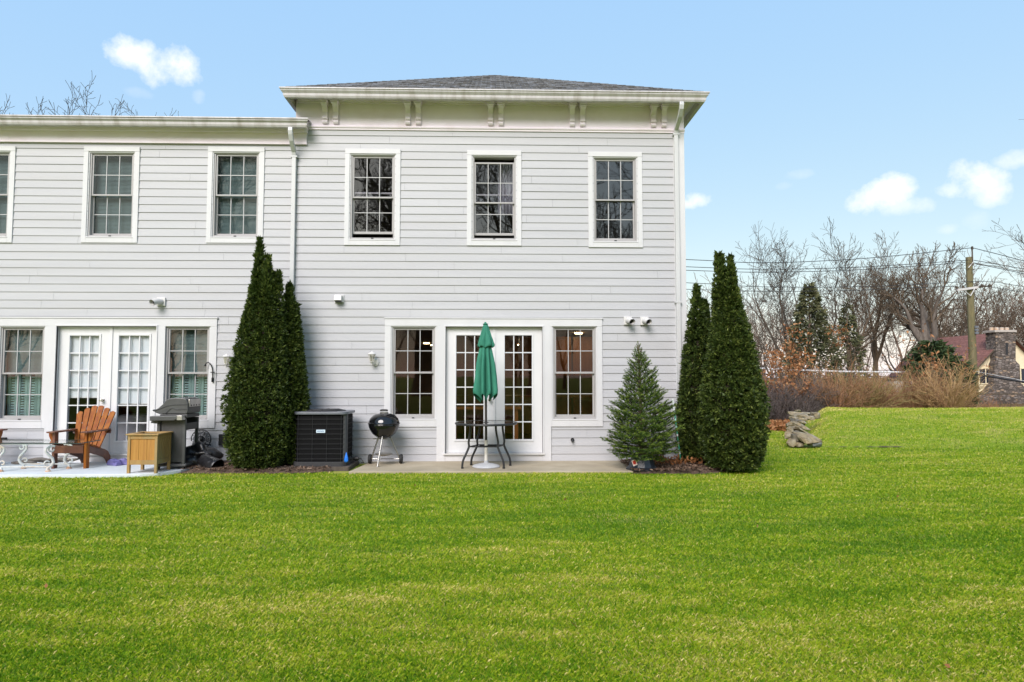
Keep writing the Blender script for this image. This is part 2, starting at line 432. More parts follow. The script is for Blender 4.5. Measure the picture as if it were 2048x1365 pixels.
def bed(name, poly_fn, x0, x1, y0, y1, seed):
    f = gauss_noise2(seed); xs = np.linspace(x0, x1, 60); us = np.linspace(0, 1, 24)
    v = []; 
    for u in us:
        for x in xs:
            yf = poly_fn(x) + .035 * f(x * 9, 1.3); y = yf + (y1 - yf) * u
            v.append((x, y, LAWN + .012 + .05 * sst(min(u * 6, 1)) * sst(min((x - x0) * 5, 1)) * sst(min((x1 - x) * 5, 1)) + .012 * f(x * 14, y * 14)))
    n = len(xs); q = [(j * n + i, j * n + i + 1, (j + 1) * n + i + 1, (j + 1) * n + i) for j in range(len(us) - 1) for i in range(n - 1)]
    o = np_mesh(name, v, q, M['mulch'], smooth=True); setting(o)
    return o
def bedL(x): return 9.62 + .12 * sst((abs(x + 3.6) - .5) / .9) - .02 * x * 0
def bedR(x): return 9.42 + .45 * sst((x - 3.0) / .95)
bed('mulch_bed', bedL, -4.62, -2.42, 9.7, D - .004, 3)
bed('mulch_bed', bedR, 1.98, 3.98, 9.5, D - .004, 4)
bed('mulch_bed', lambda x: D + .0, 2.95, 4.1, D, 12.2, 6)
def chips(name, boxes, n, mt, seed, s=(.012, .05), z0=.03, flat=.5):
    rs = np.random.RandomState(seed); V = []; T = []
    for k in range(n):
        fn, x0, x1, y1, zz = boxes[rs.randint(len(boxes))]
        x = rs.uniform(x0, x1); y0 = fn(x); y = rs.uniform(y0, y1); L = rs.uniform(*s); w = L * rs.uniform(.25, .5); a = rs.uniform(0, 2 * pi)
        d = np.array([cos(a), sin(a), rs.normal() * flat * .5]); e = np.array([-sin(a), cos(a), rs.normal() * flat])
        c = np.array([x, y, zz(x, y) + rs.uniform(.004, .02)])
        V += [c - d * L / 2 - e * w / 2, c + d * L / 2 - e * w / 2, c + d * L / 2 * .9 + e * w / 2, c - d * L / 2 + e * w / 2 * .8]; T.append(rs.uniform())
    return setting(np_mesh(name, np.array(V), np.arange(len(V)).reshape(-1, 4), mt, tint=T), 'stuff')
M['chip'] = leaf_mat('bark_chip', (.05, .03, .02), (.14, .085, .057), (.28, .195, .14), .9, 0)
M['oakleaf'] = leaf_mat('bronze_oak_leaf', (.16, .062, .022), (.36, .155, .06), (.55, .31, .15), .6, .2)
chips('bark_mulch', [(bedL, -4.6, -2.45, 10.4, lambda x, y: LAWN + .055), (bedR, 2.0, 3.95, 10.6, lambda x, y: LAWN + .055), (bedR, 2.0, 3.0, 10.6, lambda x, y: LAWN + .055)], 5200, M['chip'], 11)

# ------------------------------------------------------------------ the house
xL, xR = -13.0, P(1369.5, 600, D)[0]
xJ = P(588, 600, D)[0]                          # joint between wing and main block
house = thing('house', 'white clapboard two storey house with grey hip roof and lower left wing', 'house', (0, D, 0))
HO = (0, D, 0)
def hb(mb, name, m, parent=house, **k): return mb.build(name, m, parent, offset=HO, **k)

DEPTH = 12.5
course = 0.1323; z_base = -0.02
zf0 = P(980, 262.5, D)[1]                        # bottom of the main frieze
zw0 = P(300, 288, D)[1]                          # bottom of the wing frieze
ze = P(980, 206.5, D)[1]                           # soffit of the main block
zwe = P(300, 262, D)[1]                          # soffit of the wing

# openings: (x0, x1, z0, z1)
def rect(px0, px1, py0, py1, Yp=D):
    x0, z1 = P(px0, (py0 + py1) / 2, Yp)[0], P((px0 + px1) / 2, py0, Yp)[1]
    x1, z0 = P(px1, (py0 + py1) / 2, Yp)[0], P((px0 + px1) / 2, py1, Yp)[1]
    return (x0, x1, z0, z1)
UP = [rect(701.5, 789.5, 311, 479.5), rect(945.5, 1031.5, 314, 480.5), rect(1187.5, 1273, 317, 484)]
UPW = [rect(-68, 18, 305, 474), rect(178.5, 267, 306.5, 474.5), rect(427, 517, 307, 475)]
DNW = [rect(784, 870, 655, 838), rect(1106.5, 1192, 655, 838.5)]
DNV = [rect(-1, 87, 655, 841), rect(331, 418, 654.5, 840)]
DOORM = rect(891, 1085, 654, 908)
DOORW = rect(112, 312, 653, 909)
holes = UP + UPW + DNW + DNV + [DOORM, DOORW]
rsd = random.Random(4)
sid = MB(); back = MB()
def piece(mb, x0, x1, z0, z1, zc0, zc1, dy, y0=D):
    def yy(z): return y0 - .006 - .0115 * (zc1 - z) / (zc1 - zc0) + dy
    ya, yb = yy(z0), yy(z1)
    mb.add([(x0, ya, z0), (x1, ya, z0), (x1, yb, z1), (x0, yb, z1), (x0, y0 + .004, z0), (x1, y0 + .004, z0), (x1, y0 + .004, z1), (x0, y0 + .004, z1)],
           [(0, 1, 2, 3), (4, 5, 1, 0), (4, 0, 3, 7), (1, 5, 6, 2)])
def clad(mb, xa, xb, ztop, hl, seed, y0=D):
    rr = random.Random(seed); z = z_base; k = 0
    while z < ztop:
        z1 = min(z + course, ztop); zc1 = z + course
        joints = [xa]; x = xa + rr.uniform(.4, 3.2)
        while x < xb - .3: joints.append(x); x += rr.choice([1.9, 2.6, 3.66, 3.66])
        joints.append(xb)
        for a_, b2 in zip(joints, joints[1:]):
            dy = rr.uniform(-.0008, .0008)
            a2, c2 = a_ + (.0012 if a_ > xa else 0), b2 - (.0012 if b2 < xb else 0)
            segs = [(a2, c2, z, z1)]
            for (h0, h1, g0, g1) in hl:
                new = []
                for (s0, s1, t0, t1) in segs:
                    if h1 <= s0 or h0 >= s1 or g1 <= t0 or g0 >= t1: new.append((s0, s1, t0, t1)); continue
                    if s0 < h0: new.append((s0, h0, t0, t1))
                    if s1 > h1: new.append((h1, s1, t0, t1))
                    m0, m1 = max(s0, h0), min(s1, h1)
                    if t0 < g0: new.append((m0, m1, t0, g0))
                    if t1 > g1: new.append((m0, m1, g1, t1))
                segs = new
            for (s0, s1, t0, t1) in segs: piece(mb, s0, s1, t0, t1, z, zc1, dy, y0)
        z += course
big = [(h[0] - .004, h[1] + .004, h[2] - .004, h[3] + .004) for h in holes]
cladm = MB(); clad(cladm, xJ, xR - .13, zf0, big, 1); hb(cladm, 'siding', M['siding'])
cladw = MB(); clad(cladw, xL, xJ, zw0, big, 2); hb(cladw, 'siding', M['siding'])
# right-hand side wall, clad the same way
cs = MB(); clad(cs, 0, DEPTH, zf0, [], 3, 0.0)
csr = MB().add([(xR + .004 - p[1], D + p[0], p[2]) for p in cs.v], cs.f); hb(csr, 'siding', M['siding'])
# shell behind the boards, with the same openings
def shell_rects(x0, x1, z0, z1, hl):
    segs = [(x0, x1, z0, z1)]
    for (h0, h1, g0, g1) in hl:
        new = []
        for (s0, s1, t0, t1) in segs:
            if h1 <= s0 or h0 >= s1 or g1 <= t0 or g0 >= t1: new.append((s0, s1, t0, t1)); continue
            if s0 < h0: new.append((s0, h0, t0, t1))
            if s1 > h1: new.append((h1, s1, t0, t1))
            m0, m1 = max(s0, h0), min(s1, h1)
            if t0 < g0: new.append((m0, m1, t0, g0))
            if t1 > g1: new.append((m0, m1, g1, t1))
        segs = new
    return segs
sh = MB()
fat = [(h[0] - .013, h[1] + .013, h[2] - .013, h[3] + .013) for h in holes]
for (s0, s1, t0, t1) in shell_rects(xL, xJ, -.15, zwe + .01, fat) + shell_rects(xJ, xR - .01, -.15, ze + .004, fat): sh.box(s0, s1, D + .006, D + .14, t0, t1)
hb(sh, 'wall', M['room_dark'])
sh = MB(); sh.box(xL, xR, D + DEPTH, D + DEPTH + .1, -.15, ze); sh.box(xL - .1, xL, D + .01, D + DEPTH, -.15, zwe); sh.box(xJ - .06, xJ, D + .3, D + DEPTH, zwe + .1, ze); sh.box(xR - .12, xR - .002, D + .15, D + DEPTH, -.15, ze)
hb(sh, 'wall', M['siding'])
# foundation strip under the boards
hb(MB().box(xL, xR, D - .008, D + .005, -.2, z_base), 'foundation', M['grey_plastic'])

# rooms seen through the glass
def room(name, x0, x1, y0, y1, z0, z1, mw, mf, back_m=None):
    w = MB()
    w.box(x0 - .02, x0, y0, y1, z0, z1); w.box(x1, x1 + .02, y0, y1, z0, z1); w.box(x0, x1, y0, y1, z1, z1 + .02); w.box(x0, x1, y1, y1 + .02, z0, z1)
    hb(w, 'room_wall', mw); hb(MB().box(x0, x1, y0, y1, z0 - .03, z0), 'room_floor', mf)
yi = D + .15
room('g', xJ + .02, xR - .15, yi, D + 12, .06, 2.36, M['room_brown'], M['room_floor'])
room('u', xJ + .02, xR - .15, yi, D + 4.5, 2.7, 5.25, M['room_dark'], M['room_floor'])
room('gw', xL + .1, xJ - .1, yi, D + 5, .06, 2.36, M['room_brown'], M['room_floor'])
room('uw', xL + .1, xJ - .1, yi, D + 3, 2.7, 5.0, M['room_dark'], M['room_floor'])
cb = MB()
for k in range(7):
    x0 = -1.3 + k * .62
    for (z0, z1) in ((.08, .9), (1.4, 2.3)): cb.box(x0, x0 + .58, D + 4.2, D + 4.6, z0, z1); cb.box(x0 + .05, x0 + .53, D + 4.18, D + 4.2, z0 + .08, z1 - .06)
cb.box(-1.35, 3.0 - .35, D + 4.12, D + 4.6, .9, .95)
hb(cb, 'kitchen_cabinet', M['cabinet'], bevel=.006)
# pale armchair just inside the right-hand wing door
sf = MB(); c = P(282, 860, D + .9)
sf.prism([(c[0] - .42, .06), (c[0] + .42, .06), (c[0] + .42, .62), (c[0] + .34, .72), (c[0] - .30, .72), (c[0] - .42, .58)], 1, D + .75, D + 1.3)
hb(sf, 'armchair', mat('grey_upholstery', (.42, .43, .50), (.46, .47, .53), .9, 5), bevel=.05)
# table and chairs as dark shapes inside the main room
tb = MB(); tb.box(-.9, .5, D + 1.6, D + 2.5, .76, .81)
for x in (-.8, .4):
    for y in (D + 1.7, D + 2.4): tb.box(x - .04, x + .04, y - .04, y + .04, .06, .76)
hb(tb, 'dining_table', M['cabinet'])
bl = 0
for (px, py) in ((853, 687), (867, 691), (1021, 681), (1018, 699), (1157, 667), (1040, 690)):
    d = ray(px, py); t = (2.345 - CAM_Z) / d.z; x, y = d.x * t, d.y * t
    if y > D + 11.8: t = (D + 11.5) / d.y; x, y = d.x * t, d.y * t
    x = min(max(x, xJ + .3), xR - .4)
    hb(MB().lathe([(.085, 2.335), (.085, 2.352)], 16, (x, y, 0)), 'ceiling_light', M['bulb'])

# trims
def casing(name, r, w=.095, head=.1, sill=.1, y=-.03, m='trim', inner=.018):
    x0, x1, z0, z1 = r; b = MB()
    ya = D + y
    b.box(x0 - w, x0 - inner, ya, D + .003, z0 - sill, z1 + inner); b.box(x1 + inner, x1 + w, ya, D + .003, z0 - sill, z1 + inner)
    b.box(x0 - w, x1 + w, ya - .003, D + .003, z1 + inner, z1 + head)
    b.box(x0 - inner, x1 + inner, ya, D + .003, z0 - sill, z0 - inner)
    # inner stepped moulding
    b.box(x0 - inner, x0, ya + .014, D + .1, z0, z1); b.box(x1, x1 + inner, ya + .014, D + .1, z0, z1)
    b.box(x0 - inner, x1 + inner, ya + .012, D + .1, z1, z1 + inner); b.box(x0 - inner, x1 + inner, ya - .006, D + .1, z0 - inner, z0)
    return hb(b, name, M[m], bevel=.003)

def sash(par, x0, x1, z0, z1, y, cols=3, rows=2, fr=.034, mun=.012, glass='glass', bot=None):
    b = MB(); bot = bot or fr
    b.box(x0, x0 + fr, y, y + .035, z0, z1); b.box(x1 - fr, x1, y, y + .035, z0, z1)
    b.box(x0 + fr, x1 - fr, y + .001, y + .034, z1 - fr, z1); b.box(x0 + fr, x1 - fr, y + .001, y + .034, z0, z0 + bot)
    s = hb(b, 'sash', M['vinyl'], par, bevel=.002)
    g = MB(); gx0, gx1, gz0, gz1 = x0 + fr, x1 - fr, z0 + bot, z1 - fr
    for k in range(1, cols):
        x = gx0 + (gx1 - gx0) * k / cols; g.box(x - mun / 2, x + mun / 2, y + .006, y + .024, gz0, gz1)
    for k in range(1, rows):
        z = gz0 + (gz1 - gz0) * k / rows; g.box(gx0, gx1, y + .008, y + .022, z - mun / 2, z + mun / 2)
    hb(g, 'muntin', M['muntin'], par)
    p = MB().box(gx0 - .004, gx1 + .004, y + .0145, y + .0175, gz0 - .004, gz1 + .004)
    hb(p, 'pane', M[glass], par)

def window(r, low_open=0.0, top_drop=0.0, glass='glass', blind=None, cas=None):
    x0, x1, z0, z1 = r
    w = casing('window', r) if cas is None else cas
    b = MB(); t = .024                      # vinyl frame
    b.box(x0, x0 + t, D + .0, D + .12, z0, z1); b.box(x1 - t, x1, D + .0, D + .12, z0, z1)
    b.box(x0 + t, x1 - t, D + .002, D + .12, z1 - .016, z1); b.box(x0 + t, x1 - t, D - .004, D + .12, z0, z0 + .03)
    hb(b, 'window_frame', M['vinyl'], w, bevel=.002)
    xm0, xm1 = x0 + t, x1 - t; zb, zt = z0 + .03, z1 - .016; zm = (zb + zt) / 2
    sash(w, xm0, xm1, zm - .018 - top_drop, zt - top_drop, D + .018, glass=glass, fr=.026)
    sash(w, xm0, xm1, zb + low_open, zm + .018 + low_open, D + .058, glass=glass, bot=.04, fr=.026)
    hb(MB().box((x0 + x1) / 2 - .02, (x0 + x1) / 2 + .02, D - .016, D - .004, z0 + .010, z0 + .026), 'sash_lock', M['black_iron'], w, bevel=.003)
    if blind in ('slats', 'both', 'upper'):
        s = MB(); z = z1 - .03; zlow = z0 + .03 if blind != 'both' else zm
        while z > zlow:
            s.add([(x0 + .03, D + .142, z), (x1 - .03, D + .142, z), (x1 - .03, D + .128, z - .024), (x0 + .03, D + .128, z - .024), (x0 + .03, D + .145, z + .001), (x1 - .03, D + .145, z + .001), (x1 - .03, D + .131, z - .023), (x0 + .03, D + .131, z - .023)],
                  [(0, 3, 2, 1), (4, 5, 6, 7), (0, 1, 5, 4), (3, 7, 6, 2)]); z -= .0225
        hb(s, 'blind', M['blind'], w)
    if blind == 'both':
        s = MB(); ztop = zm + .02; n = 4; W = (x1 - x0 - .06) / n
        for k in range(n):
            a0 = x0 + .03 + k * W
            s.box(a0 + .002, a0 + .045, D + .15, D + .175, z0 + .03, ztop); s.box(a0 + W - .045, a0 + W - .002, D + .15, D + .175, z0 + .03, ztop)
            s.box(a0 + .045, a0 + W - .045, D + .151, D + .174, z0 + .03, z0 + .08); s.box(a0 + .045, a0 + W - .045, D + .151, D + .174, ztop - .04, ztop)
            z = z0 + .09
            while z < ztop - .06:
                s.add([(a0 + .045, D + .156, z), (a0 + W - .045, D + .156, z), (a0 + W - .045, D + .168, z + .026), (a0 + .045, D + .168, z + .026)], [(0, 1, 2, 3)])
                z += .042
        hb(s, 'shutter', M['shutter'], w)
    return w
w1 = window(UP[0], .075, 0)
w2 = window(UP[1], .06, .075)
w3 = window(UP[2])
cu = MB(); x0, x1, z0, z1 = UP[1]
pts = [(x0 + .42 + k * .012, D + .30 + .02 * sin(k * 1.3)) for k in range(30)]
for (p, q) in zip(pts, pts[1:]): cu.quad((p[0], p[1], z0 + .5), (q[0], q[1], z0 + .5), (q[0], q[1], z1), (p[0], p[1], z1))
hb(cu, 'curtain', mat('dim_curtain', (.38, .38, .40), None, .9), w2, smooth='all')
for r in UPW: window(r, blind='slats', glass='glass_shade')

# door groups: casing boards round both side windows and the doors
def door_group(left, door, right, ox0, ox1, oz1, wing):
    b = MB(); y = D - .032; yb = D + .003
    zwb = left[2] - .13
    dx0, dx1, dz0, dz1 = door
    inn = .018
    b.box(ox0, ox1, y - .003, yb, left[3] + inn, oz1)                                    # head board
    b.box(ox0 - .012, ox1 + .012, y - .014, yb, oz1, oz1 + .022)                          # drip cap
    for (w, a_, c_) in ((left, ox0, dx0 - .14), (right, dx1 + .14, ox1)):
        b.box(a_, w[0] - inn, y, yb, zwb, w[3] + inn); b.box(w[1] + inn, c_, y, yb, zwb, w[3] + inn)
        b.box(w[0] - inn, w[1] + inn, y, yb, zwb, w[2] - inn)
        b.box(w[0] - inn, w[0], y + .014, D + .1, w[2], w[3]); b.box(w[1], w[1] + inn, y + .014, D + .1, w[2], w[3])
        b.box(w[0] - inn, w[1] + inn, y + .012, D + .1, w[3], w[3] + inn); b.box(w[0] - inn, w[1] + inn, y - .006, D + .1, w[2] - inn, w[2])
    b.box(dx0 - .14, dx0, y - .005, yb, .0, left[3] + inn); b.box(dx1, dx1 + .14, y - .005, yb, .0, left[3] + inn)
    b.box(dx0 - .02, dx0, y - .016, D + .1, .1, dz1); b.box(dx1, dx1 + .02, y - .016, D + .1, .1, dz1)
    b.box(dx0 - .02, dx1 + .02, y - .018, D + .1, dz1, dz1 + .02)
    b.box(dx0, dx1, y + .004, D + .06, .0, dz0 - .012)                                    # board under the threshold
    g = hb(b, 'door_surround', M['trim'], bevel=.003)
    hb(MB().box(dx0 - .03, dx1 + .03, y - .03, D + .1, dz0 - .012, dz0 + .012), 'threshold', M['white_plastic'], g)
    return g
def door_leaf(x0, x1, z0, z1, lite, knob_x, shade=0.0):
    gx0, gx1, gz0, gz1 = lite; b = MB(); y0, y1 = D + .035, D + .08
    for (s0, s1, t0, t1) in shell_rects(x0, x1, z0, z1, [lite]): b.box(s0, s1, y0, y1, t0, t1)
    fm = .03
    b.box(gx0 - fm, gx0, y0 - .012, y0, gz0 - fm, gz1 + fm); b.box(gx1, gx1 + fm, y0 - .012, y0, gz0 - fm, gz1 + fm)
    b.box(gx0, gx1, y0 - .012, y0, gz1, gz1 + fm); b.box(gx0, gx1, y0 - .012, y0, gz0 - fm, gz0)
    d = hb(b, 'french_door', M['door'], bevel=.002)
    g = MB(); mn = .017
    for k in range(1, 3): x = gx0 + (gx1 - gx0) * k / 3; g.box(x - mn / 2, x + mn / 2, y0 + .002, y0 + .03, gz0, gz1)
    for k in range(1, 6): z = gz0 + (gz1 - gz0) * k / 6; g.box(gx0, gx1, y0 + .004, y0 + .028, z - mn / 2, z + mn / 2)
    hb(g, 'muntin', M['door'], d)
    hb(MB().box(gx0, gx1, y0 + .014, y0 + .018, gz0, gz1), 'pane', M['glass_clear' if shade else 'glass_low'], d)
    if knob_x:
        kb = MB().lathe([(.0, 0), (.030, .002), (.030, .006), (.011, .010), (.011, .03), (.026, .04), (.030, .052), (.024, .066), (.0, .072)], 16, (knob_x, y0, 1.0), Matrix.Rotation(R(90), 4, 'X'))
        hb(kb, 'knob', M['knob'], d, smooth=True)
    if shade:
        hb(MB().box(gx0 - .01, gx1 + .01, y1 + .012, y1 + .018, gz1 - (gz1 - gz0) * shade, gz1 + .01), 'roller_shade', M['shade'], d)
        hb(MB().box(gx0 - .01, gx1 + .01, y1 + .008, y1 + .024, gz1 - (gz1 - gz0) * shade - .02, gz1 - (gz1 - gz0) * shade), 'shade_rail', M['white_plastic'], d)
    return d
gm = door_group(DNW[0], DOORM, DNW[1], P(769.5, 740, D)[0], P(1204.5, 740, D)[0], P(980, 638.5, D)[1], False)
gw = door_group(DNV[0], DOORW, DNV[1], P(-18, 740, D)[0], P(433.5, 740, D)[0], P(200, 637.5, D)[1], True)
window(DNW[0], glass='glass_low', cas=MB().box(DNW[0][0], DNW[0][1], D - .03, D - .022, DNW[0][2] - .018, DNW[0][2] - .016).build('window', M['trim'], house, offset=HO))
window(DNW[1], glass='glass_low', cas=MB().box(DNW[1][0], DNW[1][1], D - .03, D - .022, DNW[1][2] - .018, DNW[1][2] - .016).build('window', M['trim'], house, offset=HO))
for r in DNV:
    window(r, blind='both', glass='glass_shade', cas=MB().box(r[0], r[1], D - .03, D - .022, r[2] - .018, r[2] - .016).build('window', M['trim'], house, offset=HO))
def leaf_rect(door, xs0, xs1): return xs0, xs1, door[2] + .014, door[3] - .006
lt = rect(912, 967, 671, 879.5); l2 = rect(1009.5, 1064, 671, 879.5)
xm = P(988.5, 760, D)[0]
door_leaf(DOORM[0] + .004, xm - .003, DOORM[2] + .014, DOORM[3] - .006, lt, P(979.5, 815, D)[0])
door_leaf(xm + .003, DOORM[1] - .004, DOORM[2] + .014, DOORM[3] - .006, l2, None)
hb(MB().box(xm - .02, xm + .02, D + .02, D + .034, DOORM[2] + .02, DOORM[3] - .01), 'astragal', M['door'], gm)
lt = rect(134, 193, 671.5, 882); l2 = rect(233, 294, 671.5, 882)
xm = P(218, 760, D)[0]
door_leaf(DOORW[0] + .004, xm - .003, DOORW[2] + .014, DOORW[3] - .006, lt, P(203, 808, D)[0], .585)
door_leaf(xm + .003, DOORW[1] - .004, DOORW[2] + .014, DOORW[3] - .006, l2, None, .645)
hb(MB().box(xm - .02, xm + .02, D + .02, D + .034, DOORW[2] + .02, DOORW[3] - .01), 'astragal', M['door'], gw)

# corner board, frieze, cornice
cbx = P(1349, 560, D)[0]
hb(MB().box(cbx, xR + .022, D - .028, D + .002, -.02, zf0 + .02).box(xR + .0045, xR + .026, D + .002, D + .12, -.02, zf0 + .02), 'corner_board', M['trim'], bevel=.003)
fr = MB(); fr.box(xJ + .02, xR + .02, D - .022, D + .003, zf0 + .03, ze + .03)
zc = zf0
fr.prism([(D - .022, zc + .055), (D - .042, zc + .055), (D - .05, zc + .04), (D - .045, zc + .02), (D - .03, zc + .012), (D - .03, zc - .012), (D - .003, zc - .012), (D - .003, zc + .055)], 0, xJ - .25, xR + .03)
fr.box(xJ + .02, xR + .02, D - .06, D - .0225, ze - .05, ze + .005)
fr.box(xJ + .02, xR + .02, D - .10, D - .061, ze - .03, ze + .006)
for x in (P(697, 230, D)[0], P(872, 230, D)[0], P(1118, 230, D)[0]): fr.box(x, x + .004, D - .024, D - .02, zf0 + .06, ze - .05)
fr.box(xR + .0045, xR + .024, D - .02, D + DEPTH, zf0 + .03, ze + .03)
hb(fr, 'frieze', M['cream'], bevel=.003)
OH = .37
ey = D - OH; ex0, ex1 = P(558, 182, ey - .1)[0] + .10, P(1420, 190, ey - .1)[0] - .10
so = MB(); so.box(ex0 + .02, ex1 - .02, ey + .02, D - .003, ze + .006, ze + .016); so.box(xR + .025, ex1 - .02, D - .003, D + DEPTH + OH, ze + .006, ze + .016); so.box(ex0 + .02, xJ - .02, D - .003, D + DEPTH + OH, ze + .006, ze + .016)
so.box(xR + .12, xR + .16, ey + .1, D + DEPTH, ze + .0, ze + .0055); so.box(xJ - .12, xJ - .09, ey + .1, D + DEPTH, ze + .0, ze + .0055)
hb(so, 'soffit', M['soffit'])
# left return of the main frieze above the wing
hb(MB().box(xJ - .02, xJ + .0195, D - .02, D + DEPTH, zwe, ze + .03), 'frieze', M['cream'])
zg0, zg1 = P(980, 197.5, ey - .1)[1] + .012, max(P(980, 178.5, ey - .1)[1], ze + .02)
def gutter_poly(y0, z0, z1): 
    return [(y0, z0 + .01), (y0 - .055, z0 + .012), (y0 - .07, z0 + .04), (y0 - .075, z0 + .075), (y0 - .105, z1 - .045), (y0 - .11, z1 - .022), (y0 - .122, z1 - .018), (y0 - .122, z1), (y0, z1)]
def gutter_run(name, poly_y, x0, x1, par=house, mit0=0, mit1=0):
    """front run with mitred ends: points further out reach further along"""
    n = len(poly_y); yb = poly_y[0][0]
    vs = [(x0 - (yb - p[0]) * mit0, p[0], p[1]) for p in poly_y] + [(x1 + (yb - p[0]) * mit1, p[0], p[1]) for p in poly_y]
    fs = [(i, (i + 1) % n, n + (i + 1) % n, n + i) for i in range(n)] + [tuple(range(n))[::-1], tuple(range(n, 2 * n))]
    return MB().add(vs, fs)
gp = gutter_poly(ey + .02, zg0 - .012, zg1)
gt = gutter_run('g', gp, ex0 + .02, ex1 - .02, mit0=1, mit1=1)
# side runs
xo = ex1 - .02; n = len(gp); yb = gp[0][0]
vs = [(xo + (yb - p[0]), ey + .02 - (yb - p[0]), p[1]) for p in gp] + [(xo + (yb - p[0]), D + DEPTH + OH, p[1]) for p in gp]
gt.add(vs, [(i, n + i, n + (i + 1) % n, (i + 1) % n) for i in range(n)] + [tuple(range(n, 2 * n))])
xo = ex0 + .02
vs = [(xo - (yb - p[0]), ey + .02 - (yb - p[0]), p[1]) for p in gp] + [(xo - (yb - p[0]), D + DEPTH + OH, p[1]) for p in gp]
gt.add(vs, [(i, (i + 1) % n, n + (i + 1) % n, n + i) for i in range(n)] + [tuple(range(n, 2 * n))])
hb(gt, 'gutter', M['gutter'])
# hip roof
zr0 = zg1 + .025; ax, az = P(990, 151, D + 3.3)
rx0, rx1, ry0, ry1 = ex0 - .01, ex1 + .01, ey - .03, D + DEPTH + OH
rf = MB(); A = (ax, D + 3.3, az); B = (ax, ry1 - 3.6, az)
def hipf(z):
    return [(rx0, ry0, z), (rx1, ry0, z), (rx1, ry1, z), (rx0, ry1, z)]
_fa, _fb, _fA = Vector((rx0, ry0, zr0)), Vector((rx1, ry0, zr0)), Vector(A); rr = random.Random(9)
for k in range(0, 46):
    t = k / 47.0; p, q = _fa.lerp(_fA, t), _fb.lerp(_fA, t); L = (q - p).length; m_ = max(1, int(L / .17)); nrm = (_fb - _fa).cross(_fA - _fa).normalized()
    for j in range(m_):
        if rr.random() < .3: continue
        u0, u1 = p.lerp(q, (j + rr.uniform(.0, .1)) / m_), p.lerp(q, (j + rr.uniform(.85, .98)) / m_); h_ = rr.uniform(.003, .008); dn = (_fA - (_fa + _fb) / 2).normalized() * .085
        rf.add([u0 + nrm * h_, u1 + nrm * h_, u1 + dn + nrm * .001, u0 + dn + nrm * .001, u0, u1], [(0, 1, 2, 3), (4, 5, 1, 0)])
rf.add(hipf(zr0) + [A, B] + hipf(zr0 - .02), [(0, 1, 4), (1, 2, 5, 4), (2, 3, 5), (3, 0, 4, 5), (6, 7, 1, 0), (7, 8, 2, 1), (8, 9, 3, 2), (9, 6, 0, 3), (9, 8, 7, 6)])
roof_o = hb(rf, 'roof', M['shingle'])
# shingle course lips on the front slope and the caps over the two hips
fa = Vector((rx0, ry0, zr0)); fb = Vector((rx1, ry0, zr0)); fA = Vector(A)
hp = MB()
for s, e in ((fa, fA), (fb, fA)):
    for k in range(26):
        p, q = s.lerp(e, k / 26), s.lerp(e, (k + 1.15) / 26)
        hp.tube([p + Vector((0, 0, -.022)), q + Vector((0, 0, -.024))], [.034, .029], 6)
hb(hp, 'hip_cap', M['shingle'], roof_o)

# paired scroll brackets
def bracket(x, w=.085):
    h = ze - .05 - (zf0 + .075); z0 = zf0 + .075; y = D - .0235
    prof = [(y, z0), (y - .035, z0 + .005), (y - .05, z0 + .03), (y - .045, z0 + .055), (y - .028, z0 + .065), (y - .028, z0 + .075), (y - .055, z0 + .08), (y - .062, z0 + .105), (y - .045, z0 + .12),
            (y - .04, z0 + .2), (y - .055, z0 + h * .62), (y - .09, z0 + h * .75), (y - .13, z0 + h * .82), (y - .15, z0 + h * .9), (y - .15, z0 + h - .03), (y, z0 + h - .03)]
    b = MB().prism(prof, 0, x - w / 2, x + w / 2)
    b.box(x - w / 2 - .02, x + w / 2 + .02, y - .175, y, z0 + h - .029, z0 + h - .002)
    b.box(x - w / 2 - .012, x + w / 2 + .012, y - .162, y, z0 + h - .05, z0 + h - .03)
    return hb(b, 'bracket', M['cream'], bevel=.004)
for px in (649.5, 671, 815.5, 836.5, 981, 1002, 1144.5, 1165.5, 1307.5, 1328.5): bracket(P(px, 230, D - .08)[0])

# wing cornice
wfx1 = P(615, 275, D)[0]
wf = MB(); wf.box(xL, wfx1, D - .045, D + .003, zw0, zwe + .03); wf.box(xL, wfx1 + .006, D - .052, D - .044, zw0 - .004, zw0 + .022)
wf.box(xL, wfx1 + .02, D - .10, D - .0455, zwe - .035, zwe + .02)
for px in (23, 560): x = P(px, 275, D)[0]; wf.box(x, x + .003, D - .047, D - .044, zw0 + .03, zwe - .04)
hb(wf, 'frieze', M['cream'], bevel=.003)
WO = .24; wy = D - WO
hb(MB().box(xL, wfx1 + .03, wy + .02, D - .0465, zwe + .021, zwe + .04), 'soffit', M['soffit'])
wz1 = P(300, 232.5, wy - .1)[1]; wz0 = P(300, 250, wy - .1)[1]
gw_ = gutter_run('g', gutter_poly(wy + .02, wz0, wz1), xL - .1, wfx1 + .02, mit0=0, mit1=.7)
hb(gw_, 'gutter', M['gutter'])
hb(MB().box(wfx1 - .02, wfx1 + .045, wy + .02, D - .03, zwe + .041, wz1 - .002), 'gutter_return', M['gutter'])
wr = MB(); zq = wz1 + .004
wr.add([(xL - .2, wy - .09, zq), (wfx1 + .06, wy - .09, zq), (wfx1 + .06, D - .03, zq + .05), (xJ + .0, D - .03, zq + .05), (xJ, D + 4.5, zq + .85), (xL - .2, D + 4.5, zq + .85),
        (xL - .2, wy - .09, zq - .03), (wfx1 + .06, wy - .09, zq - .03)], [(0, 1, 2, 3, 4, 5), (6, 7, 1, 0)])
hb(wr, 'roof', mat('dark_wing_roof', (.05, .048, .05), (.08, .075, .075), .9, 12))

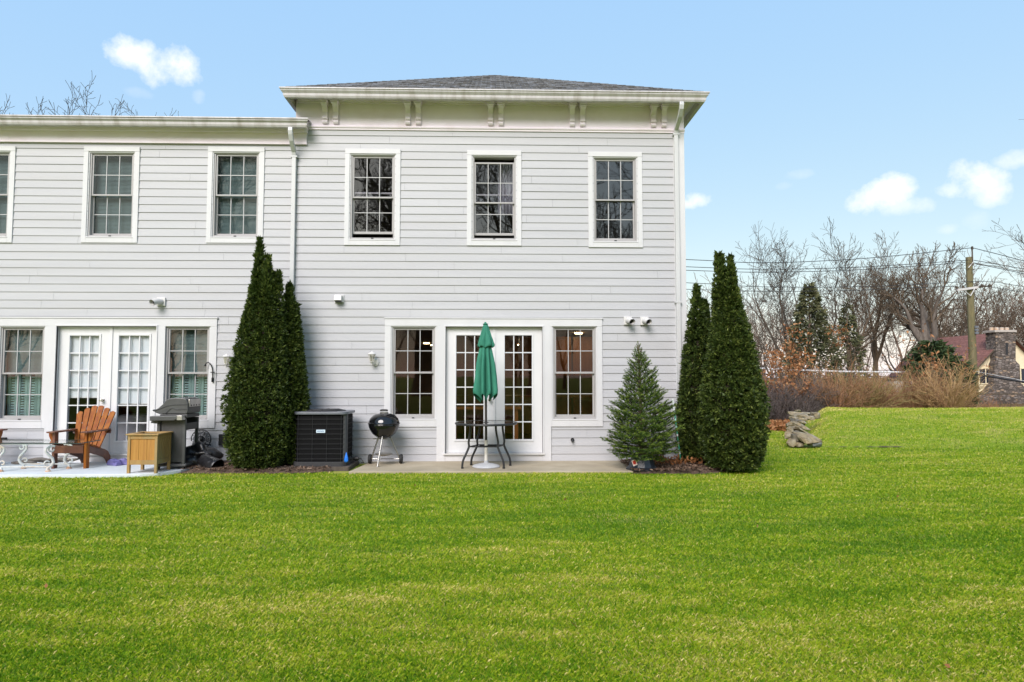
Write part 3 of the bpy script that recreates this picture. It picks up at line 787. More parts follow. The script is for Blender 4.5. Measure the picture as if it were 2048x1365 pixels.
# downspouts with curved elbows
def spout(px, ztop, yg, py_base=905):
    x = P(px, 600, D)[0]; b = MB(); w, d = .07, .055
    ya = D - .03; yo = yg + .0
    path = [(yo - .02, ztop), (yo - .025, ztop - .05), (yo - .01, ztop - .1), (yo + .08 * (1 if D - yo > .3 else .5), ztop - .19), (ya - d * .9, ztop - .33), (ya - d / 2, ztop - .40), (ya - d / 2, .05)]
    vs = []
    for i, (y, z) in enumerate(path):
        p0 = Vector(path[max(i - 1, 0)]); p1 = Vector(path[min(i + 1, len(path) - 1)]); t = (p1 - p0).normalized(); nrm = Vector((t.y, -t.x)) * d / 2
        vs += [(x - w / 2, y - nrm.x, z - nrm.y), (x + w / 2, y - nrm.x, z - nrm.y), (x + w / 2, y + nrm.x, z + nrm.y), (x - w / 2, y + nrm.x, z + nrm.y)]
    fs = []
    for i in range(len(path) - 1):
        for j in range(4): fs.append((i * 4 + j, i * 4 + (j + 1) % 4, i * 4 + 4 + (j + 1) % 4, i * 4 + 4 + j))
    fs += [(3, 2, 1, 0), tuple(range(len(vs) - 4, len(vs)))]
    b.add(vs, fs)
    o = hb(b, 'downspout', M['spout'], bevel=.008)
    st = MB()
    for z in (ztop - .42, 2.6): st.box(x - w / 2 - .02, x + w / 2 + .02, D - .09, D - .03, z, z + .025)
    hb(st, 'strap', M['spout'], o)
spout(1354.5, zg0 - .01, ey - .02)
spout(585.5, wz0 - .0, wy - .02)

# vents, lamps, taps on the wall
def vent_pipe(px, py, dx):
    x, z = P(px, py, D - .02); b = MB().box(x - .068, x + .068, D - .045, D - .012, z - .068, z + .068)
    o = hb(b, 'vent', M['white_plastic'], bevel=.004)
    p = [(x, D - .045, z), (x + dx * .4, D - .11, z - .002), (x + dx, D - .17, z - .02), (x + dx * 1.2, D - .2, z - .034)]
    tb = MB().tube(p, [.048, .048, .05, .051], 20, cap=False); tb.tube(p, [.042, .042, .043, .044], 20, cap=False)
    hb(tb, 'vent_pipe', M['white_plastic'], o, smooth='all')
    hb(MB().tube([p[1], (p[2][0], p[2][1] + .02, p[2][2])], .0415, 16), 'vent_opening', M['dark'], o)
vent_pipe(323, 604, -.05); vent_pipe(1255.5, 642, .03); vent_pipe(1288.5, 642.5, .03)
x, z = P(678.5, 598, D - .02)
o = hb(MB().box(x - .075, x + .075, D - .035, D - .012, z - .065, z + .065), 'vent', M['white_plastic'], bevel=.004)
hb(MB().prism([(D - .035, z + .055), (D - .11, z + .045), (D - .13, z - .035), (D - .035, z - .055)], 0, x - .06, x + .055), 'vent_hood', M['white_plastic'], o, bevel=.004)
hb(MB().box(x - .05, x + .045, D - .115, D - .045, z - .062, z - .053), 'vent_opening', M['dark'], o)
M['lantern_glass'] = glass_mat('lantern_glass', (.75, .72, .6))
def wall_lamp(px, py):
    x, z = P(px, py, D - .12); xb = x + .045
    b = MB().lathe([(.0, 0), (.055, .0), (.058, .008), (.045, .018), (.03, .022), (0, .024)], 8, (xb, D - .018, z - .06), Matrix.Rotation(R(90), 4, 'X') @ Matrix.Scale(1.25, 4, (0, 1, 0)))
    o = hb(b, 'wall_lamp', M['white_plastic'])
    hb(MB().tube([(xb, D - .03, z - .075), (xb - .01, D - .07, z - .10), (x, D - .11, z - .09), (x, D - .12, z - .05)], .008, 8).lathe([(.0, -.115), (.008, -.11), (.012, -.095), (.02, -.08), (.035, -.06), (.038, -.05)], 8, (x, D - .12, z)), 'arm', M['white_plastic'], o)
    hb(MB().lathe([(.034, -.05), (.055, .06)], 6, (x, D - .12, z)), 'lantern', M['lantern_glass'], o)
    cg = MB()
    for k in range(6):
        a_ = k * pi / 3; cg.tube([(x + .035 * cos(a_), D - .12 + .035 * sin(a_), z - .05), (x + .057 * cos(a_), D - .12 + .057 * sin(a_), z + .062)], .004, 5)
    hb(cg, 'cage', M['white_plastic'], o)
    hb(MB().lathe([(.064, .06), (.066, .07), (.05, .085), (.022, .1), (.012, .112), (.0, .118)], 12, (x, D - .12, z)), 'cap', M['white_plastic'], o)
wall_lamp(743.5, 717); wall_lamp(453, 722)
# stain marks on the boards high up
# spigot
x, z = P(1145, 880, D - .03)
sp = MB().tube([(x, D - .018, z), (x, D - .07, z), (x - .005, D - .09, z - .03)], .014, 8).lathe([(.03, 0), (.03, .012)], 12, (x, D - .03, z), Matrix.Rotation(R(90), 4, 'X'))
hb(sp, 'spigot', M['black_iron'])
# outlet boxes low on the wall
for (px, py, w, h) in ((8, 879, .04, .03), (447, 880, .07, .09)):
    x, z = P(px, py, D - .03); hb(MB().box(x - w, x + w, D - .06, D - .012, z - h, z + h), 'outlet_box', M['black_iron'], bevel=.006)
# grey elbow vent behind the spruce
x, z = P(1312, 776, D - .1)
el = MB().tube([(x, D - .02, z), (x - .02, D - .1, z + .02), (x - .01, D - .13, z - .02), (x, D - .13, z - .12)], [.055, .058, .058, .055], 14)
hb(el, 'vent_elbow', M['grey_plastic'], smooth='all')
x2, z2 = P(1319, 785, D)
hb(MB().box(x2 - .03, x2 + .015, D - .03, D - .012, z2 - .6, z2 + .12), 'conduit', M['white_plastic'])

# ------------------------------------------------------------------ things on the patio
def at_depth(px, py, y): return P(px, py, y)
def disc_x(px, y): return P(px, 760, y)[0]

# air conditioner
y0, y1 = 9.93, 10.56
x0, x1 = disc_x(588, y0), disc_x(690, y0) + .03
zb, zt = .065, P(650, 829, y0)[1]
ac = thing('air_conditioner', 'black caged air conditioner unit behind the arborvitae pair on mulch', 'air conditioner', ((x0 + x1) / 2, (y0 + y1) / 2, 0))
AO = tuple(ac.location)
M['ac_black'] = mat('condenser_coil', (.006, .006, .0065), (.010, .010, .011), .7, 30, stretch=(1, 1, 20), spec=.06)
M['ac_wire'] = mat('condenser_guard', (.05, .05, .052), None, .6, spec=.1)
M['ac_top'] = mat('condenser_cap', (.115, .125, .145), (.16, .17, .195), .4, 6)
def rrect(xa, xb, ya, yb, r, n=5):
    pts = []
    for (cx, cy, a0) in ((xb - r, ya + r, -90), (xb - r, yb - r, 0), (xa + r, yb - r, 90), (xa + r, ya + r, 180)):
        for k in range(n + 1):
            a_ = R(a0 + 90 * k / n); pts.append((cx + r * cos(a_), cy + r * sin(a_)))
    return pts
MB().prism(rrect(x0 + .02, x1 - .02, y0 + .02, y1 - .02, .09), 2, zb + .03, zt - .02).build('coil', M['ac_black'], ac, offset=AO)
b = MB(); ring = [(p[0], p[1]) for p in rrect(x0 + .006, x1 - .006, y0 + .006, y1 - .006, .1)]
for k in range(1, 10):
    z = zb + (zt - zb) * k / 10; b.tube([(p[0], p[1], z) for p in ring + ring[:1]], .0032, 4, cap=False)
for t in (.09, .36, .63, .9):
    x = x0 + (x1 - x0) * t; b.tube([(x, y0 + .006, zb), (x, y0 + .006, zt)], .0024, 4)
b.build('guard', M['ac_wire'], ac, offset=AO)
b = MB().prism(rrect(x1 - .10, x1 + .0, y0 + .04, y0 + .14, .04), 2, zb, zt); b.build('corner_post', mat('condenser_post', (.045, .048, .055), None, .35), ac, offset=AO, smooth=True)
MB().prism(rrect(x0 - .012, x1 + .012, y0 - .012, y1 + .012, .11), 2, zt - .005, zt + .035).build('top_cap', M['ac_top'], ac, offset=AO, bevel=.006)
b = MB(); cx, cy = (x0 + x1) / 2, (y0 + y1) / 2
for k in range(1, 8):
    r = .04 + k * .036; b.tube([(cx + r * cos(a_) * 1.05, cy + r * sin(a_), zt + .06 - .0002 * k * k * k * .25) for a_ in [2 * pi * q / 28 for q in range(29)]], .004, 4, cap=False)
for k in range(8):
    a_ = k * pi / 4; b.tube([(cx + .04 * cos(a_), cy + .04 * sin(a_), zt + .062), (cx + .24 * cos(a_), cy + .24 * sin(a_), zt + .058), (cx + .33 * cos(a_), cy + .31 * sin(a_), zt + .03)], .006, 4)
b.lathe([(.08, .04), (.085, .065), (0, .07)], 16, (cx, cy, zt)).build('fan_guard', M['ac_wire'], ac, offset=AO)
MB().prism(rrect(x0 - .01, x1 + .01, y0 - .01, y1 + .01, .11), 2, .03, zb + .03).build('base_pan', M['ac_wire'], ac, offset=AO, bevel=.005)
sx, sz = P(641.5, 863, y0); st = MB().box(sx - .067, sx + .067, y0 - .005, y0 + .004, sz - .023, sz + .023).build('badge', mat('pale_blue_badge', (.55, .66, .76), None, .4), ac, offset=AO)
b = MB(); xx = sx - .05
for (w, br_) in ((.013, 0), (.012, 1), (.013, 0), (.008, 1), (.012, 0), (.012, 1), (.011, 0)):
    b.box(xx, xx + w * .4, y0 - .007, y0 - .0052, sz - .008, sz + .009)
    b.box(xx + w * .4, xx + w, y0 - .007, y0 - .0052, sz + (.004 if br_ else -.008), sz + (.009 if br_ else -.003)); xx += w + .003
b.build('lettering', mat('badge_blue', (.02, .09, .25), None, .5), st, offset=AO)
setting(slab('gravel_pad', rrect(x0 - .06, x1 + .06, y0 - .05, y1 + .05, .03), -.06, .03, mat('dirty_pad', (.07, .055, .045), (.10, .08, .065), .9, 20)))
# blue pouch hanging on the cage
bx, bz = P(692.5, 914, y0 - .03)
b = MB().lathe([(0, -.085), (.025, -.08), (.033, -.05), (.026, -.01), (.014, .03), (.008, .055), (.0, .07)], 10, (bx, y0 - .025, bz), Matrix.Scale(.7, 4, (0, 1, 0)))
tag(b.build('pouch', mat('blue_plastic', (.01, .13, .62), (.02, .2, .75), .35, 15), None, smooth='all'), 'small bright blue plastic pouch hanging on the black air conditioner cage', 'pouch')
# plug and cord
cxp, cyp = disc_x(713, 10.3), 10.3
b = MB().tube([(x1 - .02, 10.2, .12), (x1 + .03, 10.25, .105), (cxp - .02, cyp, .10)], .008, 6).lathe([(.0, -.03), (.028, -.025), (.033, .0), (.03, .045), (.012, .06), (.008, .09), (0, .1)], 12, (cxp, cyp, .1), Matrix.Rotation(R(90), 4, 'Y')).tube([(x1 - .03, 10.22, .11), (x1 + .01, 10.24, .11)], .03, 10)
b.tube([(cxp + .06, cyp, .1), (cxp + .1, cyp - .02, .09), (cxp + .11, cyp + .1, .02), (cxp + .05, cyp + .2, .012)], .006, 6)
tag(b.build('electric_plug', M['black_iron'], None, smooth=True), 'black electric plug and short cord beside the air conditioner', 'plug')

# kettle grill
gy = 10.33
gx = disc_x(769, gy); zr = P(769, 847.5, gy)[1]
kg = thing('kettle_grill', 'round glossy black kettle grill on three silver legs with wheels', 'grill', (gx, gy, 0))
M['enamel'] = mat('black_enamel', (.006, .006, .007), None, .09, coat=.25, spec=.5)
M['alu'] = mat('aluminium_tube', (.42, .41, .385), (.34, .33, .31), .32, 14, metal=.85)
M['rubber'] = mat('black_rubber', (.012, .012, .012), None, .7)
Rg = .243
prof = [(.0, -.232), (.06, -.228), (.12, -.205), (.18, -.155), (.222, -.085), (.24, -.03), (Rg, 0)]
MB().lathe([(r, zr + z) for r, z in prof], 40).build('bowl', M['enamel'], kg, smooth='all')
lid = MB().lathe([(Rg + .008, zr - .004), (Rg + .010, zr + .008), (Rg, zr + .012), (.236, zr + .04), (.215, zr + .085), (.17, zr + .128), (.11, zr + .154), (.05, zr + .165), (0, zr + .167)], 40).build('lid', M['enamel'], kg, smooth='all')
MB().tube([(-.055, 0, zr + .155), (-.05, -.01, zr + .195), (.05, -.01, zr + .195), (.055, 0, zr + .155)], .005, 8).build('handle_bracket', M['alu'], lid, smooth=True)
MB().tube([(-.062, -.012, zr + .207), (-.03, -.014, zr + .213), (.03, -.014, zr + .213), (.062, -.012, zr + .207)], [.010, .012, .012, .010], 10).build('handle', M['rubber'], lid, smooth=True)
MB().tube([(.055 * cos(a_) * 1.15 + .0, .055 * sin(a_), zr + .172) for a_ in [2 * pi * q / 20 for q in range(21)]], .006, 6, cap=False).build('heat_shield', M['alu'], lid, smooth=True)
def legpts(a_, f): return [(.09 * cos(a_), .09 * sin(a_), zr - .205), (f[0], f[1], f[2])]
feet = [(-.05, -.27, 0.0), (-.215, .12, .075), (.235, .12, .075)]
roots = [(-.0, -.125, zr - .19), (-.085, .06, zr - .195), (.085, .06, zr - .195)]
for f, r in zip(feet, roots): MB().tube([r, f], .0125, 10).build('leg', M['alu'], kg, smooth=True)
MB().tube([(-.215, .12, .075), (.235, .12, .075)], .006, 8).build('axle', M['alu'], kg, smooth=True)
for r in roots: MB().tube([(r[0] * .85, r[1] * .85, r[2] + .02), (r[0] * 1.06, r[1] * 1.06, r[2] - .03)], .017, 10).build('leg_socket', M['rubber'], kg, smooth=True)
for xw in (-.235, .255):
    mt = Matrix.Translation((xw, .12, .075)) @ Matrix.Rotation(R(90), 4, 'Y')
    w = MB().lathe([(.045, -.022), (.07, -.022), (.075, -.012), (.075, .012), (.07, .022), (.045, .022)], 24, mtx=mt).build('wheel', M['rubber'], kg, smooth=True)
    MB().lathe([(0, -.018), (.03, -.02), (.046, -.014), (.046, .014), (.03, .02), (0, .018)], 20, mtx=mt).build('rim', M['white_plastic'] if xw > 0 else M['rubber'], w, smooth=True)
MB().lathe([(0, .135), (.05, .138), (.1, .15), (.138, .17), (.14, .174), (.1, .156), (.05, .144), (0, .141)], 24, (.0, .0, 0)).build('ash_pan', M['alu'], kg, smooth=True)
MB().tube([(-.16, -.04, zr - .236), (-.02, 0, zr - .236)], .006, 6).lathe([(0, -.245), (.05, -.243), (.05, -.235), (0, -.23)], 16, (0, 0, zr)).build('damper', M['alu'], kg)

# patio table
ty = 10.02; tx = disc_x(972.5, ty)
M['dark_metal'] = mat('black_powder_coat', (.018, .018, .020), (.026, .026, .028), .42, 12)
M['smoked'] = glass_mat('smoked_table_glass', (.18, .18, .19), 1.0, .0)
tz = P(972, 849, ty - .45)[1]
tbl = thing('patio_table', 'round black metal patio table with four curved legs under green umbrella', 'table', (tx, ty, 0))
RT = .475
MB().lathe([(RT - .035, tz - .004), (RT - .03, tz - .03), (RT - .004, tz - .032), (RT + .004, tz - .018), (RT, tz - .002), (RT - .02, tz + .002), (RT - .035, tz - .004)], 56).build('rim', M['dark_metal'], tbl, smooth=True)
MB().lathe([(.03, tz - .008), (RT - .034, tz - .008), (RT - .034, tz - .002), (.03, tz - .002), (.03, tz - .008)], 56).build('tabletop', M['smoked'], tbl)
feet = [(-.355, -.17), (-.235, .20), (.27, -.19), (.375, .13)]
tops = [(-.235, -.16), (-.10, .17), (.15, -.17), (.255, .14)]
for (fx, fy), (qx, qy) in zip(feet, tops):
    mx_, my_ = (qx * .62 + fx * .38) * .93, (qy * .62 + fy * .38) * .85
    pts = [(qx * 1.0, qy * 1.0, tz - .022), (qx * .95 + mx_ * .05, qy, tz - .12), (mx_, my_, tz * .58), (mx_ * 1.0, my_ * 1.0, tz * .45), (fx * .86 + mx_ * .14, fy * .86 + my_ * .14, .12), (fx, fy, .0)]
    # smooth the curve
    P2 = []
    for i in range(len(pts) - 1):
        p0, p1, p2, p3 = [Vector(pts[max(0, min(len(pts) - 1, i + q))]) for q in (-1, 0, 1, 2)]
        for u in (0, .25, .5, .75):
            P2.append(.5 * ((2 * p1) + (p2 - p0) * u + (2 * p0 - 5 * p1 + 4 * p2 - p3) * u * u + (3 * p1 - p0 - 3 * p2 + p3) * u ** 3))
    P2.append(Vector(pts[-1]))
    lg = MB().tube(P2, .0165, 8).build('leg', M['dark_metal'], tbl, smooth=True)
    MB().tube([(fx * .985, fy * .985, .022), (fx, fy, .0)], .02, 10).build('foot', M['rubber'], lg)
zc_ = tz * .47
ms = [((qx * .62 + fx * .38) * .93, (qy * .62 + fy * .38) * .85, zc_) for (fx, fy), (qx, qy) in zip(feet, tops)]
order = [0, 1, 3, 2, 0]
b = MB().tube([ms[i] for i in order], .009, 6)
b.tube([ms[0], (-.04, -.02, zc_ - .005), ms[3]], .009, 6).tube([ms[1], (.0, .02, zc_ - .005), ms[2]], .009, 6)
b.tube([(.03 * cos(a_), .03 * sin(a_), zc_) for a_ in [2 * pi * q / 16 for q in range(17)]], .008, 6, cap=False)
b.build('stretcher_ring', M['dark_metal'], tbl, smooth=True)
MB().lathe([(.032, tz - .03), (.04, tz - .01), (.04, tz + .004), (.03, tz + .004), (.03, tz - .03)], 20).build('umbrella_collar', M['dark_metal'], tbl)

# umbrella, folded
um = thing('patio_umbrella', 'folded dark green patio umbrella standing upright through the round table', 'umbrella', (tx, ty, 0))
zt = P(970, 648, ty)[1]; zh = P(970, 788, ty)[1]; zcap = P(970, 693, ty)[1]
MB().lathe([(.0, .0), (.205, .0), (.212, .012), (.20, .028), (.12, .05), (.05, .062), (.034, .066), (.034, .1), (0, .1)], 40).build('base', mat('grey_cast_base', (.40, .41, .43), (.46, .47, .48), .5, 10), um, smooth=True)
MB().lathe([(.026, .1), (.026, .40), (.024, .41), (0, .41)], 20).build('base_tube', mat('cream_tube', (.60, .58, .53), (.66, .64, .58), .45, 10), um, smooth=True)
MB().tube([(0, 0, .4), (-.015, 0, zt + .01)], .019, 16).build('pole', mat('dark_bronze_pole', (.035, .03, .028), None, .35), um, smooth=True)
MB().lathe([(.022, .07), (.030, .075), (.030, .095), (.022, .1)], 16).build('knob', M['rubber'], um)
M['canvas'] = mat('green_canvas', (.020, .155, .10), (.032, .20, .13), .85, 9, bump=.12, bscale=160, stretch=(1, 1, .5))
nth = 128; zs_ = np.linspace(0, 1, 40)
def canopy(z0, z1, prof, amp, hem, seed, lean=-.012, nf=8):
    rs = np.random.RandomState(seed); ph = rs.uniform(-.25, .25, nf); am = rs.uniform(.7, 1.3, nf)
    v = []
    for t in zs_:
        r0 = np.interp(t, [p[0] for p in prof], [p[1] for p in prof])
        for j in range(nth):
            th = 2 * pi * j / nth; k = th / (2 * pi) * nf; i = int(k) % nf; u = k - int(k)
            a_ = am[i] * (1 - u) + am[(i + 1) % nf] * u
            fold = (abs(sin(pi * (k + .35 * sin(th * 2 + seed) * t))) ** .7)
            w = amp * a_ * min(1, t * 2.2)
            r = r0 * (1 - w + w * 1.25 * fold) + .006 * t * sin(5 * th + 9 * t)
            z = z1 + (z0 - z1) * t - (hem * (1 - fold) * a_ * sst((t - .7) / .3))
            v.append((r * cos(th) - .004 * t + lean * (1 - t), r * sin(th) * .92, z))
    n = len(zs_); f = [(i * nth + j, (i + 1) * nth + j, (i + 1) * nth + (j + 1) % nth, i * nth + (j + 1) % nth) for i in range(n - 1) for j in range(nth)]
    return MB().add(v, f)
cn = canopy(zh, zcap + .13, [(0, .035), (.12, .075), (.2, .098), (.5, .145), (.8, .178), (.93, .196), (1, .190)], .62, .14, 3)
cano = cn.build('canopy', M['canvas'], um, smooth='all')
md = cano.modifiers.new('cloth', 'SOLIDIFY'); md.thickness = .004
cp = canopy(zcap, zt, [(0, .022), (.1, .045), (.3, .062), (.7, .105), (.93, .128), (1, .122)], .22, .03, 6)
o = cp.build('canopy_vent', M['canvas'], um, smooth='all'); md = o.modifiers.new('cloth', 'SOLIDIFY'); md.thickness = .004
MB().lathe([(.0, zt + .03), (.012, zt + .026), (.02, zt + .008), (.045, zt - .004), (.03, zt - .02)][::-1], 14, (-.015, 0, 0)).build('finial', M['canvas'], um, smooth=True)
for k in range(8):
    a_ = 2 * pi * k / 8 + .2; MB().tube([(.03 * cos(a_) - .02, .03 * sin(a_), zt - .1), (.09 * cos(a_), .09 * sin(a_), zh + .02 - .06 * (k % 3))], .006, 5).build('rib', M['dark_metal'], um)

# ------------------------------------------------------------------ left pad: planter, gas grill, chairs, table
PADZ = .012
M['cedar'] = mat('honey_cedar', (.46, .235, .050), (.36, .165, .030), .6, 4, stretch=(6, 6, .5), bump=.1, bscale=30, c3=(.30, .13, .03), scale3=2)
M['cedar_frame'] = mat('weathered_cedar_frame', (.40, .245, .085), (.30, .17, .055), .65, 4, stretch=(3, 3, .8), bump=.1, bscale=30, c3=(.32, .25, .12), scale3=2)
fy_, by_ = 9.40, 9.80
x0, x1 = disc_x(259, fy_), disc_x(318.5, fy_)
pl = thing('wooden_planter', 'square honey coloured wooden planter box standing on short corner legs', 'planter', ((x0 + x1) / 2, (fy_ + by_) / 2, PADZ))
LO = tuple(pl.location); zt = P(300, 868, fy_)[1]
w = .038
for (xa, ya) in ((x0, fy_), (x1 - w, fy_), (x0, by_ - w), (x1 - w, by_ - w)):
    MB().box(xa, xa + w, ya, ya + w, PADZ, zt - .022).build('leg', M['cedar_frame'], pl, offset=LO, bevel=.003)
zlo = P(300, 930, fy_)[1]; zl1 = P(300, 921, fy_)[1]
for (z0, z1) in ((zlo, zl1), (zt - .075, zt - .022)):
    for r_ in ((x0 + w, x1 - w, fy_ + .004, fy_ + .03), (x0 + w, x1 - w, by_ - .03, by_ - .004), (x0 + .004, x0 + .03, fy_ + w, by_ - w), (x1 - .03, x1 - .004, fy_ + w, by_ - w)):
        MB().box(*r_, z0, z1).build('rail', M['cedar_frame'], pl, offset=LO, bevel=.002)
for k in range(3):
    xa = x0 + w + (x1 - x0 - 2 * w) * k / 3; xb = x0 + w + (x1 - x0 - 2 * w) * (k + 1) / 3
    MB().box(xa + .0015, xb - .0015, fy_ + .014, fy_ + .026, zl1 + .0005, zt - .0755).build('board', M['cedar'], pl, offset=LO, bevel=.002)
b = MB(); n = 6
for k in range(n):
    ya = fy_ + w + (by_ - fy_ - 2 * w) * k / n; yb2 = fy_ + w + (by_ - fy_ - 2 * w) * (k + 1) / n
    b.box(x1 - .026, x1 - .012, ya + .003, yb2 - .003, zl1 + .0005, zt - .0755).box(x0 + .012, x0 + .026, ya + .003, yb2 - .003, zl1 + .0005, zt - .0755)
b.box(x0 + w, x1 - w, by_ - .024, by_ - .012, zl1, zt - .076).box(x0 + .02, x1 - .02, fy_ + .02, by_ - .02, zl1 - .01, zl1 + .006)
b.build('side_slat', M['cedar_frame'], pl, offset=LO, bevel=.002)
b = MB(); e = .02
b.box(x0 - e, x1 + e, fy_ - e, fy_ + .05, zt - .0215, zt).box(x0 - e, x1 + e, by_ - .05, by_ + e, zt - .0215, zt).box(x0 - e, x0 + .05, fy_ + .051, by_ - .051, zt - .0215, zt).box(x1 - .05, x1 + e, fy_ + .051, by_ - .051, zt - .0215, zt)
b.build('top_frame', M['cedar_frame'], pl, offset=LO, bevel=.003)
MB().box(x0 + .04, x1 - .04, fy_ + .04, by_ - .04, zt - .12, zt - .09).build('soil', M['mulch'], pl, offset=LO)

# gas grill, its end towards the lawn
M['grill_grey'] = mat('dark_grey_enamel', (.060, .062, .062), (.075, .077, .077), .45, 8)
M['grill_dark'] = mat('charcoal_panel', (.040, .041, .042), (.052, .053, .054), .5, 8)
M['steel'] = mat('grill_steel', (.50, .49, .47), (.40, .39, .37), .35, 10, metal=.7)
gy0, gy1 = 9.80, 10.24
gxa, gxb = disc_x(318, gy0), disc_x(373, gy0)
gg = thing('gas_grill', 'dark grey gas grill on a cabinet cart with closed lid', 'grill', ((gxa + gxb) / 2, (gy0 + gy1) / 2, PADZ))
O = tuple(gg.location)
def gp_(px, py): return P(px, py, gy0)
lidp = [gp_(*q) for q in ((305.5, 822), (316, 817), (326, 808), (333, 799.5), (340, 797), (352, 796), (366, 796.5), (372.5, 798), (376, 808), (376, 822), (374, 828), (318, 828.5), (311, 826))]
lid = MB().prism(lidp, 1, gy0 - .0, gy1 - .02).build('lid', M['grill_grey'], gg, offset=O, smooth=False, bevel=.012)
ridge = [gp_(*q) for q in ((307, 822.5), (320, 818), (334, 812.5), (345, 810.5), (374, 809.5))]
MB().tube([(p[0], gy0 - .002, p[1]) for p in ridge], .006, 6).tube([(p[0], gy0 - .002, p[1]) for p in [gp_(*q) for q in ((331, 827.5), (337, 822), (341, 818), (346, 817), (352, 820), (374, 819))]], .006, 6).build('lid_seam', M['grill_dark'], lid, offset=O, smooth=True)
xs0 = gp_(376, 810)[0]
MB().box(xs0 - .012, xs0 + .012, gy0 + .03, gy1 - .05, gp_(0, 815)[1], gp_(0, 800)[1]).build('lid_back', M['steel'], lid, offset=O, bevel=.005)
b = MB()
for k in range(4): yv = gy0 + .08 + k * .085; b.tube([(xs0 + .008, yv, gp_(0, 812)[1]), (xs0 + .0135, yv, gp_(0, 812)[1])], .014, 10)
b.build('vent_hole', M['dark'], lid, offset=O)
hx, hz = gp_(306, 821)
MB().tube([(hx + .01, gy0 + .03, hz), (hx - .02, gy0 + .05, hz - .005), (hx - .02, gy1 - .07, hz - .005), (hx + .01, gy1 - .05, hz)], .012, 8).build('handle', M['rubber'], lid, offset=O, smooth=True)
fb = [gp_(*q) for q in ((319, 829), (374, 829), (374, 836), (319, 836))]
MB().prism(fb, 1, gy0 + .01, gy1 - .03).box(gp_(398, 0)[0] - .06, gp_(398, 0)[0] - .03, gy0 + .02, gy1 - .04, gp_(0, 828)[1], gp_(0, 818)[1]).build('firebox', M['grill_dark'], gg, offset=O, bevel=.006)
sh_ = [gp_(*q) for q in ((306, 832), (360, 831), (360, 838), (354, 841), (306, 841.5))]
MB().prism(sh_, 1, gy0 - .10, gy0 - .002).build('side_shelf', M['grill_grey'], gg, offset=O, bevel=.01)
MB().prism([gp_(*q) for q in ((360.5, 831), (371, 831), (371, 840), (360.5, 840))], 1, gy0 - .11, gy0 - .002).build('shelf_bracket', M['steel'], gg, offset=O, bevel=.004)
MB().prism([gp_(*q) for q in ((303, 846.5), (306, 836), (319, 840), (319, 848))], 1, gy0 - .03, gy1 - .03).build('control_panel', M['grill_grey'], gg, offset=O, bevel=.008)
b = MB().prism([gp_(*q) for q in ((322, 841), (368, 841), (368, 925), (322, 925))], 1, gy0 + .012, gy0 + .03)
for k in range(5): zz = gp_(0, 893 + k * 7)[1]; b.box(gp_(337, 0)[0], gp_(364, 0)[0], gy0 + .006, gy0 + .012, zz, zz + .012)
b.build('side_panel', M['grill_dark'], gg, offset=O, bevel=.003)
for (px, yv) in ((319.5, gy0), (370.5, gy0), (319.5, gy1 - .04), (370.5, gy1 - .04)):
    xx = disc_x(px, gy0); MB().box(xx - .022, xx + .022, yv, yv + .04, PADZ + .05, gp_(0, 838)[1]).build('post', M['grill_grey'], gg, offset=O, bevel=.006)
MB().box(gxa, gxb, gy1 - .025, gy1 - .01, gp_(0, 858)[1], gp_(0, 838)[1]).box(gxb - .012, gxb + .002, gy0 + .045, gy1 - .045, gp_(0, 862)[1], gp_(0, 848)[1]).box(gxa - .004, gxa + .012, gy0 + .045, gy1 - .045, .1, gp_(0, 848)[1]).build('cart_back', M['grill_dark'], gg, offset=O, bevel=.003)
MB().box(gxa - .02, gxb + .03, gy0 - .015, gy1 + .01, PADZ + .04, PADZ + .075).build('bottom_shelf', M['grill_grey'], gg, offset=O, bevel=.012)
for (xx, yv) in ((gxa + .02, gy0 + .02), (gxb - .02, gy0 + .02), (gxa + .02, gy1 - .04), (gxb - .02, gy1 - .04)):
    MB().tube([(xx - .014, yv, PADZ + .025), (xx + .014, yv, PADZ + .025)], .025, 14).box(xx - .006, xx + .006, yv - .006, yv + .006, PADZ + .03, PADZ + .06).build('caster', M['rubber'], gg, offset=O)
zz = gp_(0, 880)[1]; MB().box(gp_(353, 0)[0], gp_(360, 0)[0], gy0 + .004, gy0 + .0115, zz, zz + .028).build('badge', M['white_plastic'], gg, offset=O)

# black cover heap and bucket beyond the grill
def lump(name, c, r, seed, m, n=3, flat=.0, parent=None, ridge=0.25, sharp=False):
    bm = bmesh.new(); bmesh.ops.create_icosphere(bm, subdivisions=n, radius=1)
    f1 = random.Random(seed); K = [Vector((f1.uniform(-1, 1), f1.uniform(-1, 1), f1.uniform(-1, 1))).normalized() * f1.uniform(1.2, 4.5) for _ in range(9)]; ph = [f1.uniform(0, 6.3) for _ in K]
    pl_ = [Vector((f1.uniform(-1, 1), f1.uniform(-1, 1), f1.uniform(-.6, 1))).normalized() for _ in range(11)] if sharp else []
    pd = [f1.uniform(.55, .9) for _ in pl_]
    for v in bm.verts:
        d = v.co.normalized(); s = 1 + ridge * sum(sin(k.dot(d) * 2 + p) / (k.length) for k, p in zip(K, ph)) * .6
        q = d * s
        for nrm, dd in zip(pl_, pd):
            e = q.dot(nrm) - dd
            if e > 0: q -= nrm * e * .92
        v.co = Vector((q.x * r[0], q.y * r[1], max(q.z * r[2], -r[2] * (1 - flat))))
    me = bpy.data.meshes.new(name); bm.to_mesh(me); bm.free(); me.materials.append(m)
    if not sharp: me.polygons.foreach_set('use_smooth', [True] * len(me.polygons))
    o = bpy.data.objects.new(name, me); o.location = c; col.objects.link(o)
    if parent: o.parent = parent
    return o
M['black_bag'] = mat('black_plastic_sheet', (.010, .010, .012), (.016, .016, .018), .3, 10, bump=.6, bscale=14)
cx_, cy_ = disc_x(401, 10.2), 10.2
